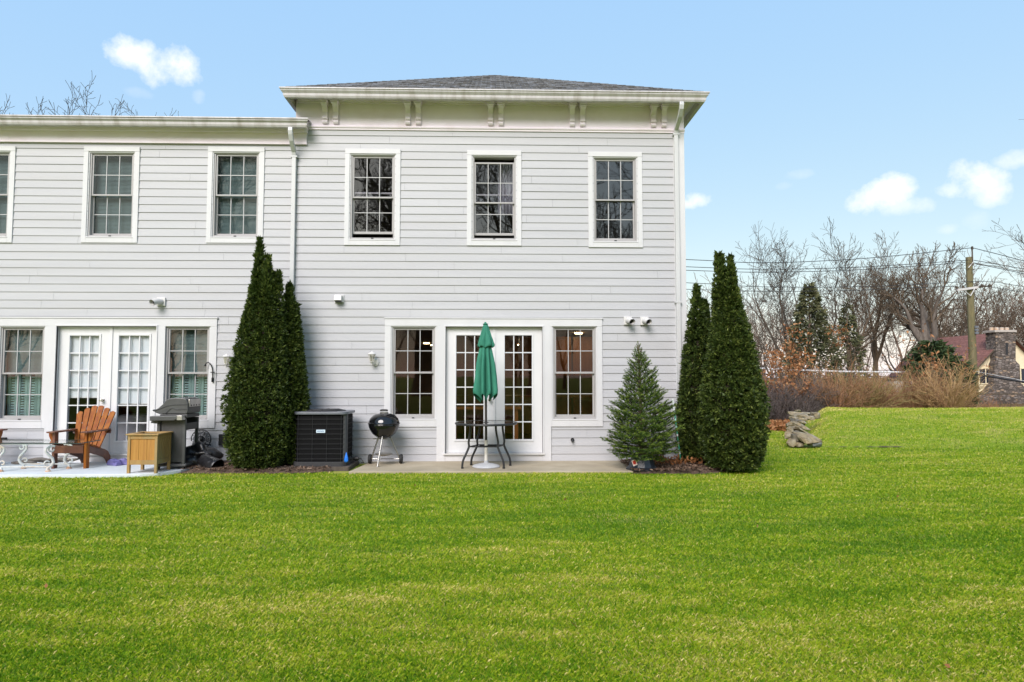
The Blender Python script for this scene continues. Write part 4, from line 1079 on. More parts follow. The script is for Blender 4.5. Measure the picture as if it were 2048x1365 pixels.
tag(lump('plastic_cover', (cx_, cy_, .13), (.25, .17, .17), 5, M['black_bag'], 4, .22, ridge=.6), 'crumpled black plastic cover heaped on the pad behind the gas grill', 'cover')
xb_, yb_ = disc_x(424, 9.98), 9.98
mt = Matrix.Translation((xb_, yb_, .075)) @ Matrix.Rotation(R(-20), 4, 'Z') @ Matrix.Rotation(R(112), 4, 'Y')
bk = MB().lathe([(0, -.15), (.085, -.15), (.095, -.14), (.125, .13), (.132, .13), (.132, .15), (.12, .15), (.118, .13), (.085, -.13), (0, -.13)], 24, mtx=mt)
tag(bk.build('bucket', M['black_bag'], None, smooth=True), 'black plastic bucket tipped on its side where pad meets mulch', 'bucket')

# wrought iron hose holder on the wall
hx_, hz_ = P(402, 879, D - .05); oy = D - .05
b = MB(); rr_ = .155
def arc(cx, cz, r, a0, a1, n=14): return [(cx + r * cos(R(a0 + (a1 - a0) * k / n)), oy, cz + r * sin(R(a0 + (a1 - a0) * k / n))) for k in range(n + 1)]
def spiral(cx, cz, r, a0, turns, s=1, n=26): return [(cx + r * (1 - .85 * k / n) * cos(R(a0) + s * turns * 2 * pi * k / n), oy, cz + r * (1 - .85 * k / n) * sin(R(a0) + s * turns * 2 * pi * k / n)) for k in range(n + 1)]
b.tube(arc(hx_, hz_, rr_, -100, 190, 30), .008, 6); b.tube(arc(hx_, hz_, .05, 0, 360, 16), .007, 6, cap=False)
for k in range(6):
    a_ = R(-20 + k * 40); b.tube([(hx_ + .05 * cos(a_), oy, hz_ + .05 * sin(a_)), (hx_ + .15 * cos(a_), oy, hz_ + .15 * sin(a_))], .005, 5)
    a2 = a_ + R(20); b.tube(spiral(hx_ + .105 * cos(a2), hz_ + .105 * sin(a2), .032, -20 + k * 40, 1.4, 1 if k % 2 else -1), .005, 5)
b.tube([(hx_ - .10, oy - .0, hz_ - .06), (hx_ + .17, oy - .02, hz_ - .09)], .012, 8)
for k in range(4): b.tube([(p[0], p[1] - .02 - .03 * k, p[2]) for p in arc(hx_ + .01, hz_ - .03, .075 + .008 * k, 195, 345, 12)], .011, 6)
b.box(hx_ - .02, hx_ + .02, oy, D - .015, hz_ - .04, hz_ + .04)
tag(b.build('hose_holder', M['black_iron'], None, smooth='all'), 'black wrought iron scroll hose holder fixed on the white wall behind grill', 'hose holder')
# plant hook
kx, kz = P(425, 762, D - .05)
hook_p = [P(*q, D - .06) for q in ((425.3, 763), (425.3, 745), (424.5, 737), (421.5, 729), (416.5, 725), (412.5, 727), (410.5, 731))]
b = MB().tube([(p[0], D - .06, p[1]) for p in hook_p], .009, 8).lathe([(0, -.02), (.016, -.012), (.018, 0), (.012, .015), (0, .018)], 10, (hook_p[-1][0], D - .06, hook_p[-1][1]))
b.tube([(hook_p[1][0] - .035, D - .06, hook_p[1][1]), (hook_p[1][0] + .035, D - .06, hook_p[1][1])], .007, 6).box(kx - .012, kx + .012, D - .065, D - .03, kz - .02, kz + .05)
tag(b.build('plant_hook', M['black_iron'], None, smooth='all'), 'curved black iron plant hook screwed to the white window casing', 'hook')

# adirondack chairs
M['teak'] = mat('orange_oiled_wood', (.32, .112, .016), (.21, .058, .010), .5, 3.5, stretch=(7, 7, .6), bump=.06, bscale=20, c3=(.19, .045, .018), scale3=3, spec=.15)
M['teak_dark'] = mat('dark_red_brown_wood', (.135, .048, .028), (.09, .032, .022), .42, 3.5, stretch=(2, 2, 2), c3=(.2, .08, .04), scale3=3)
def adirondack(loc, label, rz=0):
    t = thing('adirondack_chair', label, 'chair', loc, rz, 'wooden garden chairs on the pale pad')
    hw = .275                                            # half width between the leg centres
    for s in (-1, 1):
        x = s * hw
        MB().box(x - .022, x + .022, -.02, .075, 0, .545).build('front_leg', M['teak'] if s > 0 else M['teak_dark'], t, bevel=.004)
        xo_ = x + s * .023
        MB().prism([(xo_, .545), (xo_ + s * .085, .545), (xo_ + s * .082, .50), (xo_ + s * .06, .45), (xo_ + s * .02, .405), (xo_, .34)], 1, .01, .045).build('arm_bracket', M['teak'], t, bevel=.003)
        # side runner, curving down to the back foot
        yr = [(-.01, .36), (.1, .37), (.3, .33), (.45, .27), (.58, .24), (.68, .20), (.76, .12), (.80, .0), (.70, .0), (.655, .06), (.58, .11), (.45, .15), (.25, .20), (-.01, .25)]
        xr = x - s * .045
        MB().prism(yr, 0, xr - .018, xr + .018).build('side_runner', M['teak_dark'], t, bevel=.004)
        ap = [(-.075, s * 1.0), (-.085, .05)]
        xa = x + s * .02
        arm = [(xa - .075, -.07), (xa - .05, -.095), (xa + .05, -.095), (xa + .075, -.07), (xa + .085, .1), (xa + .07, .35), (xa + .03, .62), (xa - .03, .66), (xa - .06, .6), (xa - .07, .3)]
        MB().prism(arm, 2, .5455, .568).build('arm', M['teak_dark'], t, bevel=.005)
    for k in range(6):
        y = .0 + k * .082; z = .372 - k * .021
        mt = Matrix.Translation((0, y, z)) @ Matrix.Rotation(R(-13), 4, 'X')
        MB().obox(mt, -.27, .27, -.036, .036, -.0, .022).build('seat_slat', M['teak'], t, bevel=.004)
    MB().box(-.25, .25, -.035, -.012, .235, .35).build('apron', M['teak_dark'], t, bevel=.003)
    lean = R(24); b0 = Vector((0, .43, .20)); mt = Matrix.Translation(b0) @ Matrix.Rotation(-lean, 4, 'X')
    n = 6; lens = [.685, .745, .785, .785, .745, .685]
    for k in range(n):
        u = (k - (n - 1) / 2) / ((n - 1) / 2); xb = u * .185; xt = u * .300; w0, w1_ = .032, .052; L = lens[k]
        lt_ = -.03 * (1 if u < 0 else -1) * abs(u)
        p = [(xb - w0, 0), (xb + w0, 0), (xt + w1_, L + (lt_ if u > 0 else -lt_ * 0) - (.035 * abs(u) if u > 0 else 0)), (xt + w1_ * .3, L + .014), (xt - w1_ * .3, L + .014), (xt - w1_, L - (.035 * abs(u) if u < 0 else 0))]
        q = MB().prism(p, 1, -.011, .011); MB().add([mt @ Vector(v) for v in q.v], q.f).build('back_slat', M['teak'], t, bevel=.003)
    for (z, hw2) in ((.13, .22), (.36, .34), (.60, .29)):
        MB().obox(mt, -hw2, hw2, .012, .036, z - .028, z + .028).build('back_rail', M['teak_dark'], t, bevel=.003)
    return t
c1x = disc_x(152, 9.98)
ch1 = adirondack((c1x - .02, 9.93, PADZ), 'orange wooden adirondack chair with fan back in front of french doors')
ch1.scale = (.85, .88, .97)
ch2 = dup(ch1, (disc_x(11, 10.1) - .27, 10.15, PADZ), R(90), label='wooden adirondack chair cut off by the left picture edge, only its arm showing')

# glass coffee table on cast iron scroll legs
M['white_iron'] = mat('white_cast_iron', (.60, .61, .60), (.54, .56, .55), .5, 12, c3=(.52, .40, .28), scale3=7)
M['rust'] = mat('rusty_iron', (.40, .20, .10), (.55, .42, .32), .8, 18)
M['clear'] = glass_mat('clear_table_glass', (.86, .93, .90), 1.0, 0)
M['glass_edge'] = mat('dark_glass_edge', (.012, .03, .026), None, .15)
gty = 9.62; zt_ = P(80, 885.5, gty)[1]
gx0_, gx1_ = disc_x(-80, gty), disc_x(163, gty - .1)
gt_ = thing('glass_table', 'low glass coffee table on white scrolled iron legs with rusty feet', 'table', ((gx0_ + gx1_) / 2, gty + .15, PADZ))
O = tuple(gt_.location)
MB().prism(rrect(gx0_ + .001, gx1_ - .001, gty - .1, gty + .40, .02), 2, zt_ - .012, zt_ - .0005).build('tabletop', M['clear'], gt_, offset=O)
b = MB(); b.tube([(gx0_, gty - .102, zt_ - .006), (gx1_, gty - .102, zt_ - .006), (gx1_ + .002, gty + .402, zt_ - .006), (gx0_, gty + .402, zt_ - .006), (gx0_, gty - .102, zt_ - .006)], .0065, 6)
b.build('glass_edge', M['glass_edge'], gt_, offset=O)
def scroll_leg(px, y, s=1, turn=0):
    x = disc_x(px, y); H = zt_ - .014 - PADZ; z0 = PADZ
    def c(u, v): return (x + u * s * cos(turn), y + u * s * sin(turn), z0 + v * H)
    b = MB()
    S = []
    for k in range(31):
        a_ = R(-200 + 330 * k / 30); r = .018 + .030 * (k / 30); S.append(c(.035 - r * cos(a_) * 1.1, .78 + r * sin(a_) * 2.6))
    b.tube(S, [.010 + .006 * k / 30 for k in range(31)], 7)
    body = [c(.02, .93), c(-.04, .84), c(-.045, .72), c(-.0, .58), (c(.045, .46)), c(.06, .32), c(.035, .2), c(-.01, .14), c(-.02, .06), c(-.01, .03)]
    b.tube(body, [.012, .016, .018, .02, .021, .021, .02, .018, .016, .015], 8)
    S2 = []
    for k in range(25):
        a_ = R(20 + 300 * k / 24); r = .040 - .026 * (k / 24); S2.append(c(-.03 + r * cos(a_), .30 + r * sin(a_) * 2.3))
    b.tube(S2, .011, 7)
    o = b.build('scroll_leg', M['white_iron'], gt_, offset=O, smooth='all')
    MB().lathe([(.036, 0), (.034, .012), (.02, .03), (.014, .04)], 12, (x - .01 * s * cos(turn), y, z0)).build('foot', M['rust'], o, offset=O)
    return c(0, .17)
fa1 = scroll_leg(8, gty, -1); fa2 = scroll_leg(104, gty, 1, 1.0); fa3 = scroll_leg(53, gty + .33, -1); fa4 = scroll_leg(143, gty + .30, -1); 
b = MB().tube([fa1, fa2], .009, 6).tube([fa3, fa4], .009, 6).tube([(fa1[0], fa1[1], zt_ - .022), (fa2[0], fa2[1], zt_ - .022)], .008, 6).tube([(fa3[0], fa3[1], zt_ - .022), (fa4[0], fa4[1], zt_ - .022)], .008, 6)
b.tube([(fa2[0], fa2[1], zt_ - .022), (fa4[0], fa4[1], zt_ - .022)], .008, 6)
b.build('stretcher', M['white_iron'], gt_, offset=O, smooth=True)
# purple shoes
M['purple'] = mat('purple_rubber', (.135, .12, .33), (.20, .18, .42), .55, 10)
def clog(loc, rz, label):
    t = thing('clog', label, 'shoe', loc, rz, 'pair of purple clogs by the door')
    prof = [(-.13, .03), (-.11, .012), (0, .008), (.10, .012), (.135, .035), (.12, .065), (.06, .095), (0, .10), (-.015, .075), (-.06, .05), (-.12, .06)]
    MB().prism(prof, 1, -.045, .045).build('upper', M['purple'], t, bevel=.02)
    MB().prism([(-.13, 0), (.11, 0), (.14, .02), (.13, .03), (-.13, .03)], 1, -.05, .05).build('sole', M['purple'], t, bevel=.008)
    MB().tube([(.0, -.047, .075), (-.06, -.05, .07), (-.125, 0, .085), (-.06, .05, .07), (0, .047, .075)], .008, 6).build('strap', M['purple'], t, smooth=True)
    return t
cx_ = disc_x(236, 10.3); clog((cx_, 10.28, PADZ), 2.6, 'purple rubber clog nearer the chair by the door')
clog((cx_ + .13, 10.34, PADZ), 3.3, 'purple rubber clog nearer the wooden planter by the door')
# driftwood
dw = thing('driftwood', 'grey brown driftwood lying on the pale pad beside the wall', 'driftwood', (disc_x(78, 10.45), 10.45, PADZ))
M['drift'] = mat('grey_driftwood', (.20, .175, .155), (.10, .085, .075), .85, 12, stretch=(.6, 4, 4), bump=.5, bscale=20)
rr = random.Random(8); b = MB()
for k in range(6):
    y = rr.uniform(-.06, .06); z = .03 + .02 * (k % 3); x = -.36 + .13 * k; p = [(x + .1 * j, y + rr.uniform(-.015, .015), z + rr.uniform(-.01, .015)) for j in range(5)]
    b.tube(p, [.012, rr.uniform(.022, .036), rr.uniform(.022, .038), .024, .01], 7)
b.build('wood', M['drift'], dw, smooth='all')

# garden stake by the corner
sx0, sz0 = P(1345.5, 798, 10.4)
gs = thing('garden_stake', 'thin green and white garden stake leaning near the house corner', 'stake', (disc_x(1362, 10.3), 10.3, 0))
O = tuple(gs.location); bot = Vector((disc_x(1360, 10.3), 10.3, .0)); top = Vector((sx0, 10.4, sz0)); dv = top - bot
MB().tube([bot, bot + dv * .82], .011, 8).build('green_rod', mat('green_rod', (.02, .22, .13), (.03, .30, .19), .4, 14), gs, offset=O)
MB().tube([bot + dv * .79, top], .013, 8).build('white_tip', mat('white_rod', (.62, .68, .66), None, .4), gs, offset=O)
for u in (.15, .3, .42, .55, .66): MB().tube([bot + dv * u, bot + dv * (u + .035)], .0145, 8).build('band', M['white_plastic'] if u < .5 else mat('mint_band', (.35, .62, .52), None, .4), gs, offset=O)

# ------------------------------------------------------------------ plants near the house
def spray_set(rs, cen, nrm, n_leaf, L, W, tint_lo=0., tint_hi=1., up=.5, spread=.9):
    """leaf sprays: small folded diamonds leaving each centre; arrays of quads"""
    k = len(cen)
    cen = np.repeat(cen, n_leaf, 0); nrm = np.repeat(nrm, n_leaf, 0); m = len(cen)
    d = nrm + rs.normal(size=(m, 3)) * spread; d[:, 2] += up
    d /= np.linalg.norm(d, axis=1, keepdims=True)
    s = np.cross(d, rs.normal(size=(m, 3))); s /= np.linalg.norm(s, axis=1, keepdims=True)
    Ls = (L * rs.uniform(.6, 1.35, m))[:, None]; Ws = (W * rs.uniform(.7, 1.3, m))[:, None]
    V = np.empty((m, 4, 3)); V[:, 0] = cen; V[:, 1] = cen + d * Ls * .5 + s * Ws; V[:, 2] = cen + d * Ls; V[:, 3] = cen + d * Ls * .55 - s * Ws
    base = np.repeat(rs.uniform(tint_lo, tint_hi, k), n_leaf)
    tint = np.clip(base * .6 + rs.uniform(0, .4, m), 0, 1)
    return V.reshape(-1, 3), tint
M['thuja'] = leaf_mat('arborvitae_leaf', (.016, .030, .008), (.058, .090, .017), (.20, .235, .05), .5, .2)
M['thuja_wood'] = mat('brown_inner_twigs', (.045, .032, .02), (.025, .018, .012), .9, 20)
def arborvitae(name, label, loc, H, tips, rad, seed, n=8500, low=.06):
    """tips: (dx, dy, height, share of radius); the outline follows several leaders that merge below"""
    t = thing(name, label, 'arborvitae', loc, 0, None)
    rs = np.random.RandomState(seed); nf = gauss_noise2(seed)
    C = []; N = []
    def radius(z, h, r):
        u = z / h
        up_ = np.clip((1 - u), 0, 1)
        return r * np.minimum(1, (up_ * 1.62)) ** .84 * (1 - .24 * np.clip((.16 - u) / .16, 0, 1) ** 1.5) * (1 - .10 * np.clip((.42 - u) / .42, 0, 1))
    tot = sum(tp[2] * tp[3] for tp in tips)
    for (dx, dy, h, sr) in tips:
        m = int(n * h * sr / tot)
        z = low + (h - low) * (1 - np.sqrt(rs.uniform(0, 1, m)) * .97) if False else low + (h - low) * rs.beta(1.0, 1.25, m)
        a_ = rs.uniform(0, 2 * pi, m)
        rr_ = radius(z, h, rad * sr)
        bump_ = 1 + .12 * nf(a_ * 2.2 + dx * 7, z * 3.2) + .13 * nf(a_ * 6 + 9, z * 8) + .09 * nf(a_ * 14, z * 19)
        dep = 1 - np.abs(rs.normal(size=m)) * .13 + (.05 + .10 * rs.uniform(size=m)) * (rs.uniform(size=m) < .08)
        rr_ = rr_ * bump_ * dep
        lean = np.clip(z / h, 0, 1) ** 1.0
        c = np.stack([dx * lean + rr_ * np.cos(a_), dy * lean + rr_ * np.sin(a_), z], 1)
        nn = np.stack([np.cos(a_), np.sin(a_), .25 + 2.4 * np.clip((z / h - .78) / .22, 0, 1)], 1)
        C.append(c); N.append(nn)
    for (dx, dy, h, sr) in tips[:3]:                          # loose leader tips
        q = 46; u = rs.uniform(0, 1, q); C.append(np.stack([dx + rs.normal(size=q) * .022 * (1.1 - u), dy + rs.normal(size=q) * .022 * (1.1 - u), h - .16 + .19 * u], 1))
        N.append(np.stack([rs.normal(size=q) * .5, rs.normal(size=q) * .5, np.full(q, 1.2)], 1))
    C = np.concatenate(C); N = np.concatenate(N)
    V, T = spray_set(rs, C, N, 7, .054, .0088, .0, .95, up=.30, spread=.70)
    np_mesh('foliage', V, np.arange(len(V)).reshape(-1, 4), M['thuja'], t, tint=T)
    # inner leaves keep the plant closed
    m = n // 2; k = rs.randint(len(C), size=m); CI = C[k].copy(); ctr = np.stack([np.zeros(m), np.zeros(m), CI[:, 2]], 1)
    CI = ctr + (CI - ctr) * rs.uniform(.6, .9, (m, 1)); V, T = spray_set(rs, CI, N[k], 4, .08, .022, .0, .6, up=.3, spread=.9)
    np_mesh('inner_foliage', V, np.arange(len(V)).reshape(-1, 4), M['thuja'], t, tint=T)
    b = MB()
    for (dx, dy, h, sr) in tips:
        b.tube([(dx * .08, dy * .08, 0), (dx * .4, dy * .4, h * .4), (dx * .75, dy * .75, h * .75), (dx, dy, h * .97)], [.05 * sr + .01, .04 * sr, .022, .006], 7)
    b.build('trunk', M['thuja_wood'], t, smooth='all')
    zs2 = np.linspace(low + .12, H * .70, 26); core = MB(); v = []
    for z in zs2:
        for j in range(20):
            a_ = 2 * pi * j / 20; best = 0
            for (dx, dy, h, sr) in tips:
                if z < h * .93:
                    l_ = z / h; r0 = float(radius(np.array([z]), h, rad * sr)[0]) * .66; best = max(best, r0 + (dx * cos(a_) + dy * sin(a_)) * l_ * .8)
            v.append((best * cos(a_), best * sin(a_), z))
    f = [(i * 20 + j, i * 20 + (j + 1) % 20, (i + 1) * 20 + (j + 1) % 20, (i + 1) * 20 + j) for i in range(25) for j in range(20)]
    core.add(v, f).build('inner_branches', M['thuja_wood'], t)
    return t
def zof(py, y): return P(1024, py, y)[1]
ya = 9.98
cxa = disc_x(519, ya); sc_ = 1 / (F / ya)
h1 = zof(484, ya); h2 = zof(520, ya); h3 = zof(548, ya)
arborvitae('arborvitae', 'tallest arborvitae left of the air conditioner, three pointed tops', (cxa, ya, LAWN + .03), h1,
           [(-6 * sc_, 0, h1, .50), (16 * sc_, -.05, h2, .50), (34 * sc_, .05, h3, .52), (-8 * sc_, .05, h1 * .93, .72), (14 * sc_, 0, h1 * .89, .80), (-22 * sc_, -.1, h1 * .70, .82), (26 * sc_, -.1, h1 * .66, .84)], .52, 21, 12500)
yb_ = 10.22; cxb = disc_x(581, yb_); h1 = zof(572, yb_)
arborvitae('arborvitae', 'slim shorter arborvitae squeezed between taller one and air conditioner', (cxb, yb_, LAWN + .03), h1, [(-6 / F * yb_, 0, h1, 1.0), (8 / F * yb_, .05, h1 * .88, .85)], .27, 22, 4600)
yc = 9.66; cxc = disc_x(1466, yc); h1 = zof(508, yc); h2 = zof(516, yc)
arborvitae('arborvitae', 'large twin topped arborvitae at the right house corner', (cxc, yc, LAWN + .02), h1,
           [(-27 / F * yc, .05, h1, .46), (-3 / F * yc, -.05, h2, .56), (-13 / F * yc, .05, h2 * .94, .80), (14 / F * yc, 0, h2 * .80, .86), (-24 / F * yc, -.05, h2 * .72, .90)], .525, 23, 12500)
yd = 10.38; cxd = disc_x(1398, yd); h1 = zof(577, yd)
arborvitae('arborvitae', 'narrow arborvitae half hidden behind the twin topped one at right', (cxd, yd, LAWN + .03), h1, [(-2 / F * yd, 0, h1, .95), (16 / F * yd, 0, h1 * .92, .85), (-8 / F * yd, 0, h1 * .75, .95)], .36, 24, 5600)

# cut fir in a stand
M['needle'] = leaf_mat('fir_needle', (.012, .036, .005), (.052, .098, .010), (.18, .24, .036), .65, .12)
M['twig'] = mat('fir_twig', (.12, .085, .05), (.08, .055, .035), .85, 20)
fy2 = 9.72; fx2 = disc_x(1281, fy2)
sp = thing('christmas_tree', 'small cut fir tree propped in a dark plastic stand on patio edge', 'tree', (fx2, fy2, .13))
Hs = zof(684, fy2) - .13
rs = np.random.RandomState(7); rr = random.Random(7)
segs = []                      # needled twigs: (p0, p1)
wood = MB(); wood.tube([(0, 0, 0), (.0, 0, Hs * .4), (-.015, 0, Hs * .75), (-.03, 0, Hs)], [.035, .026, .014, .004], 8)
def tree_r(u): return np.interp(u, [0, .03, .10, .22, .4, .6, .8, .93, 1], [.26, .40, .55, .59, .50, .35, .20, .075, .01])
nb = 150
for k in range(nb):
    u = (k + rr.random()) / nb; u = u ** 1.18 * .95 + .015
    z = u * Hs; a_ = k * 2.39996 + rr.uniform(-.3, .3); L = float(tree_r(u)) * rr.uniform(.78, 1.22)
    elev = R(np.interp(u, [0, .08, .3, .7, 1], [-8, 4, 22, 40, 62]) + rr.uniform(-7, 7))
    d = Vector((cos(a_) * cos(elev), sin(a_) * cos(elev), sin(elev)))
    base = Vector((-.02 * u, 0, z - L * sin(elev) * .5)); base.z = max(base.z, .03)
    pts = [base + d * (L * t) + Vector((0, 0, (.06 * t * t if u < .2 else .03 * t * t))) for t in (0, .25, .5, .75, 1)]
    wood.tube(pts, [.007, .006, .005, .004, .002], 4, cap=False)
    side = Vector((-d.y, d.x, 0)).normalized()
    segs.append((pts[2], pts[3])); segs.append((pts[3], pts[4]))
    if L > .1:
        nt_ = int(3 + L * 13)
        for q in range(nt_):
            t = .22 + .74 * (q + .5) / nt_; p = base + d * (L * t) + Vector((0, 0, .04 * t * t)); s_ = 1 if q % 2 else -1
            tl = L * (1 - t) * .62 + .055; ang = rr.uniform(35, 60)
            dd = (d * cos(R(ang)) + side * s_ * sin(R(ang)) + Vector((0, 0, rr.uniform(-.1, .35)))).normalized()
            segs.append((p, p + dd * tl))
            if tl > .12:
                for w_ in (.45, .7):
                    p2 = p + dd * tl * w_; d2 = (dd + side * rr.choice((-1, 1)) * .7 + Vector((0, 0, rr.uniform(-.1, .3)))).normalized(); segs.append((p2, p2 + d2 * tl * .45))
segs.append((Vector((-.03, 0, Hs * .9)), Vector((-.035, 0, Hs + .01)))); segs.append((Vector((-.02, 0, Hs * .8)), Vector((-.03, 0, Hs * .9))))
wood.build('trunk', M['twig'], sp, smooth='all')
V = []; T = []
for (p, q) in segs:
    p = np.array(p); q = np.array(q); L = np.linalg.norm(q - p); d = (q - p) / max(L, 1e-6); m = max(8, int(L * 340))
    t = rs.uniform(0, 1, m); a_ = rs.uniform(0, 2 * pi, m)
    e1 = np.cross(d, [0.3, .2, 1.]); e1 /= np.linalg.norm(e1); e2 = np.cross(d, e1)
    o_ = np.outer(np.cos(a_), e1) + np.outer(np.sin(a_), e2)
    nd = o_ * .9 + d * rs.uniform(.35, .9, (m, 1)); nd[:, 2] += .25; nd /= np.linalg.norm(nd, axis=1, keepdims=True)
    c = p + np.outer(t, q - p); nl = rs.uniform(.018, .027, m)[:, None]; s_ = np.cross(nd, o_ + .3); s_ /= np.linalg.norm(s_, axis=1, keepdims=True)
    V.append(np.stack([c - s_ * .0030, c + s_ * .0030, c + nd * nl], 1)); T.append(np.clip(rs.uniform(.1, .75) + rs.uniform(-.15, .25, m) + .25 * (t > .85), 0, 1))
V = np.concatenate(V).reshape(-1, 3); T = np.concatenate(T)
np_mesh('needles', V, np.arange(len(V)).reshape(-1, 3), M['needle'], sp, tint=T)
ts = thing('tree_stand', 'dark blue plastic tree stand with a red and white tag', 'tree stand', (fx2 + .005, fy2, 0))
M['stand'] = mat('navy_plastic', (.018, .024, .034), (.026, .032, .044), .35, 6)
MB().lathe([(.235, 0), (.235, .02), (.20, .045), (.155, .19), (.15, .225), (.135, .225), (.135, .17), (0, .15)], 12).build('bowl', M['stand'], ts)
for k in range(4):
    a_ = k * pi / 2 + .6; MB().tube([(.16 * cos(a_), .16 * sin(a_), .2), (.04 * cos(a_), .04 * sin(a_), .2)], .008, 6).build('screw', M['alu'], ts)
tgx, tgz = P(1269, 926, fy2 - .22); mt = Matrix.Translation((tgx - fx2 - .005, -.225, tgz)) @ Matrix.Rotation(R(-22), 4, 'Y') @ Matrix.Rotation(R(12), 4, 'X')
tg_ = MB().obox(mt, -.033, .033, 0, .003, -.045, .045).build('tag', mat('white_tag', (.78, .62, .58), None, .5), ts)
MB().obox(mt, -.022, .022, -.0015, -.0003, -.020, .033).obox(mt, -.004, .004, -.0015, -.0003, -.032, -.022).build('tag_print', mat('red_print', (.55, .04, .03), None, .5), tg_)
# fallen branch tips and dry leaves by the corner
V, T = [], []
rs = np.random.RandomState(3); m = 260
c = np.stack([rs.uniform(disc_x(1300, 10.3), disc_x(1400, 10.3), m), rs.uniform(9.9, 10.6, m), np.abs(rs.normal(size=m)) * .045 + .02], 1)
V, T = spray_set(rs, c, np.tile([0, -.3, .6], (m, 1)), 1, .06, .015, 0, .6, spread=1)
setting(np_mesh('dry_leaves', V, np.arange(len(V)).reshape(-1, 4), M['oakleaf'], tint=T), 'stuff')

# ------------------------------------------------------------------ dry stone wall and mound
M['stone'] = mat('lichen_fieldstone', (.27, .215, .125), (.13, .10, .065), .9, 9, bump=1.0, bscale=11, c3=(.40, .36, .27), scale3=6)
M['stone_grey'] = mat('blue_grey_stone', (.17, .18, .21), (.22, .23, .25), .85, 6, bump=.4, bscale=20)
wl = thing('stone_wall', 'low dry stone wall of weathered fieldstones ending the grassy mound', 'stone wall', (edge_x(14), 14, LAWN))
O = Vector(wl.location)
rr = random.Random(12)
def stone(px, py, y, w, d, h, seed, rx=0, ry=0, rz=0, m='stone', parent=wl):
    """an angular fieldstone: the hull of scattered points, split roughly along beds"""
    x, z = P(px, py, y); q = random.Random(seed * 7 + 1); bm = bmesh.new()
    for k in range(22):
        u = Vector((q.uniform(-1, 1), q.uniform(-1, 1), q.uniform(-1, 1))); n_ = max(abs(c) for c in u); u = u / n_ * q.uniform(.72, 1.0)
        bm.verts.new((u.x * w * 1.08, u.y * d, u.z * h * 1.1))
    r = bmesh.ops.convex_hull(bm, input=bm.verts); dead = [v for v in bm.verts if not v.link_faces]
    for v in dead: bm.verts.remove(v)
    bmesh.ops.subdivide_edges(bm, edges=bm.edges, cuts=2, use_grid_fill=True)
    for v in bm.verts: v.co += Vector((q.gauss(0, 1), q.gauss(0, 1), q.gauss(0, 1))) * h * .05
    me = bpy.data.meshes.new('stone'); bm.to_mesh(me); bm.free(); me.materials.append(M[m])
    o = bpy.data.objects.new('stone', me); col.objects.link(o); o.location = Vector((x, y, z)) - (O if parent is wl else Vector((0, 0, 0)))
    if parent is wl: o.parent = wl
    o.rotation_euler = (R(rx), R(ry), R(rz)); return o
def st(px, py, y, hw, hh, seed, tilt=0, m='stone', rz=0, parent=wl, dk=1.15):
    k = y / F * 1.06; return stone(px, py, y, hw * k, hw * k * dk, hh * k, seed, ry=tilt, rz=rz, m=m, parent=parent)
M['stone_dark'] = mat('mossy_dark_stone', (.10, .085, .06), (.17, .15, .115), .95, 8, bump=1.0, bscale=12)
for i, q in enumerate([(1582, 885, 12.95, 9, 8, 0), (1577, 869, 13.05, 7, 8, 0), (1591, 877, 13.0, 9, 9, 0, 'stone_dark'), (1600, 889, 12.9, 9, 4, 0), (1584, 876, 13.2, 8, 6, 5), (1597, 869, 13.2, 9, 5, 10, 'stone_dark'), (1581, 860, 13.5, 8, 6, 0),
        (1588, 856, 13.8, 12, 4.5, 24), (1601, 862, 13.5, 15, 3.6, 30), (1583, 849, 14.3, 10, 5, 0), (1596, 850, 14.2, 12, 4.2, 18), (1607, 856, 13.9, 9, 3.2, 22), (1592, 864, 13.5, 9, 5, 8, 'stone_dark'), (1590, 842, 14.9, 9, 4.5, 0, 'stone_dark'),
        (1587, 838, 15.1, 9, 4.6, 0), (1600, 839, 15.0, 10, 4.0, -4), (1590, 831.5, 15.7, 11, 3.8, 4), (1606, 833.5, 15.4, 13, 4.4, -6), (1619, 836, 15.2, 9, 4, 0), (1584, 827, 16.0, 9, 3.2, 0), (1598, 828, 15.9, 10, 3.4, 3),
        (1611, 827.5, 15.9, 9, 3.0, 0), (1596, 822.5, 16.3, 6, 2.4, -8), (1596, 845, 14.7, 9, 4, 0, 'stone_dark'), (1604, 845, 14.6, 8, 3, 12)]):
    st(*q[:5], 40 + i, q[5], q[6] if len(q) > 6 else 'stone', rz=(i * 37) % 30 - 15)
for i, (px, py, y, hw, hh) in enumerate([(1592, 888, 13.2, 10, 8), (1595, 872, 13.7, 9, 7), (1596, 860, 14.2, 8, 5), (1597, 849, 14.8, 8, 5), (1600, 841, 15.4, 8, 4)]):
    st(px, py, y, hw, hh, 90 + i, 0, 'stone_dark', dk=2.0)
def topstone(*a, label, m='stone', **k):
    o = stone(*a, parent=None, m=m, **k); tag(o, label, 'stone'); return o
topstone(1614, 877, 12.9, .225, .26, .10, 4, ry=7, rz=20, label='broad flat pale slab lying at the near end of the stone wall')
topstone(1630, 831.5, 15.4, .115, .15, .085, 31, label='rounded pale boulder topping the far end of the stone wall')
topstone(1629, 889.5, 12.8, .12, .12, .045, 32, m='stone_grey', label='small blue grey stone at the foot of the grassy mound')
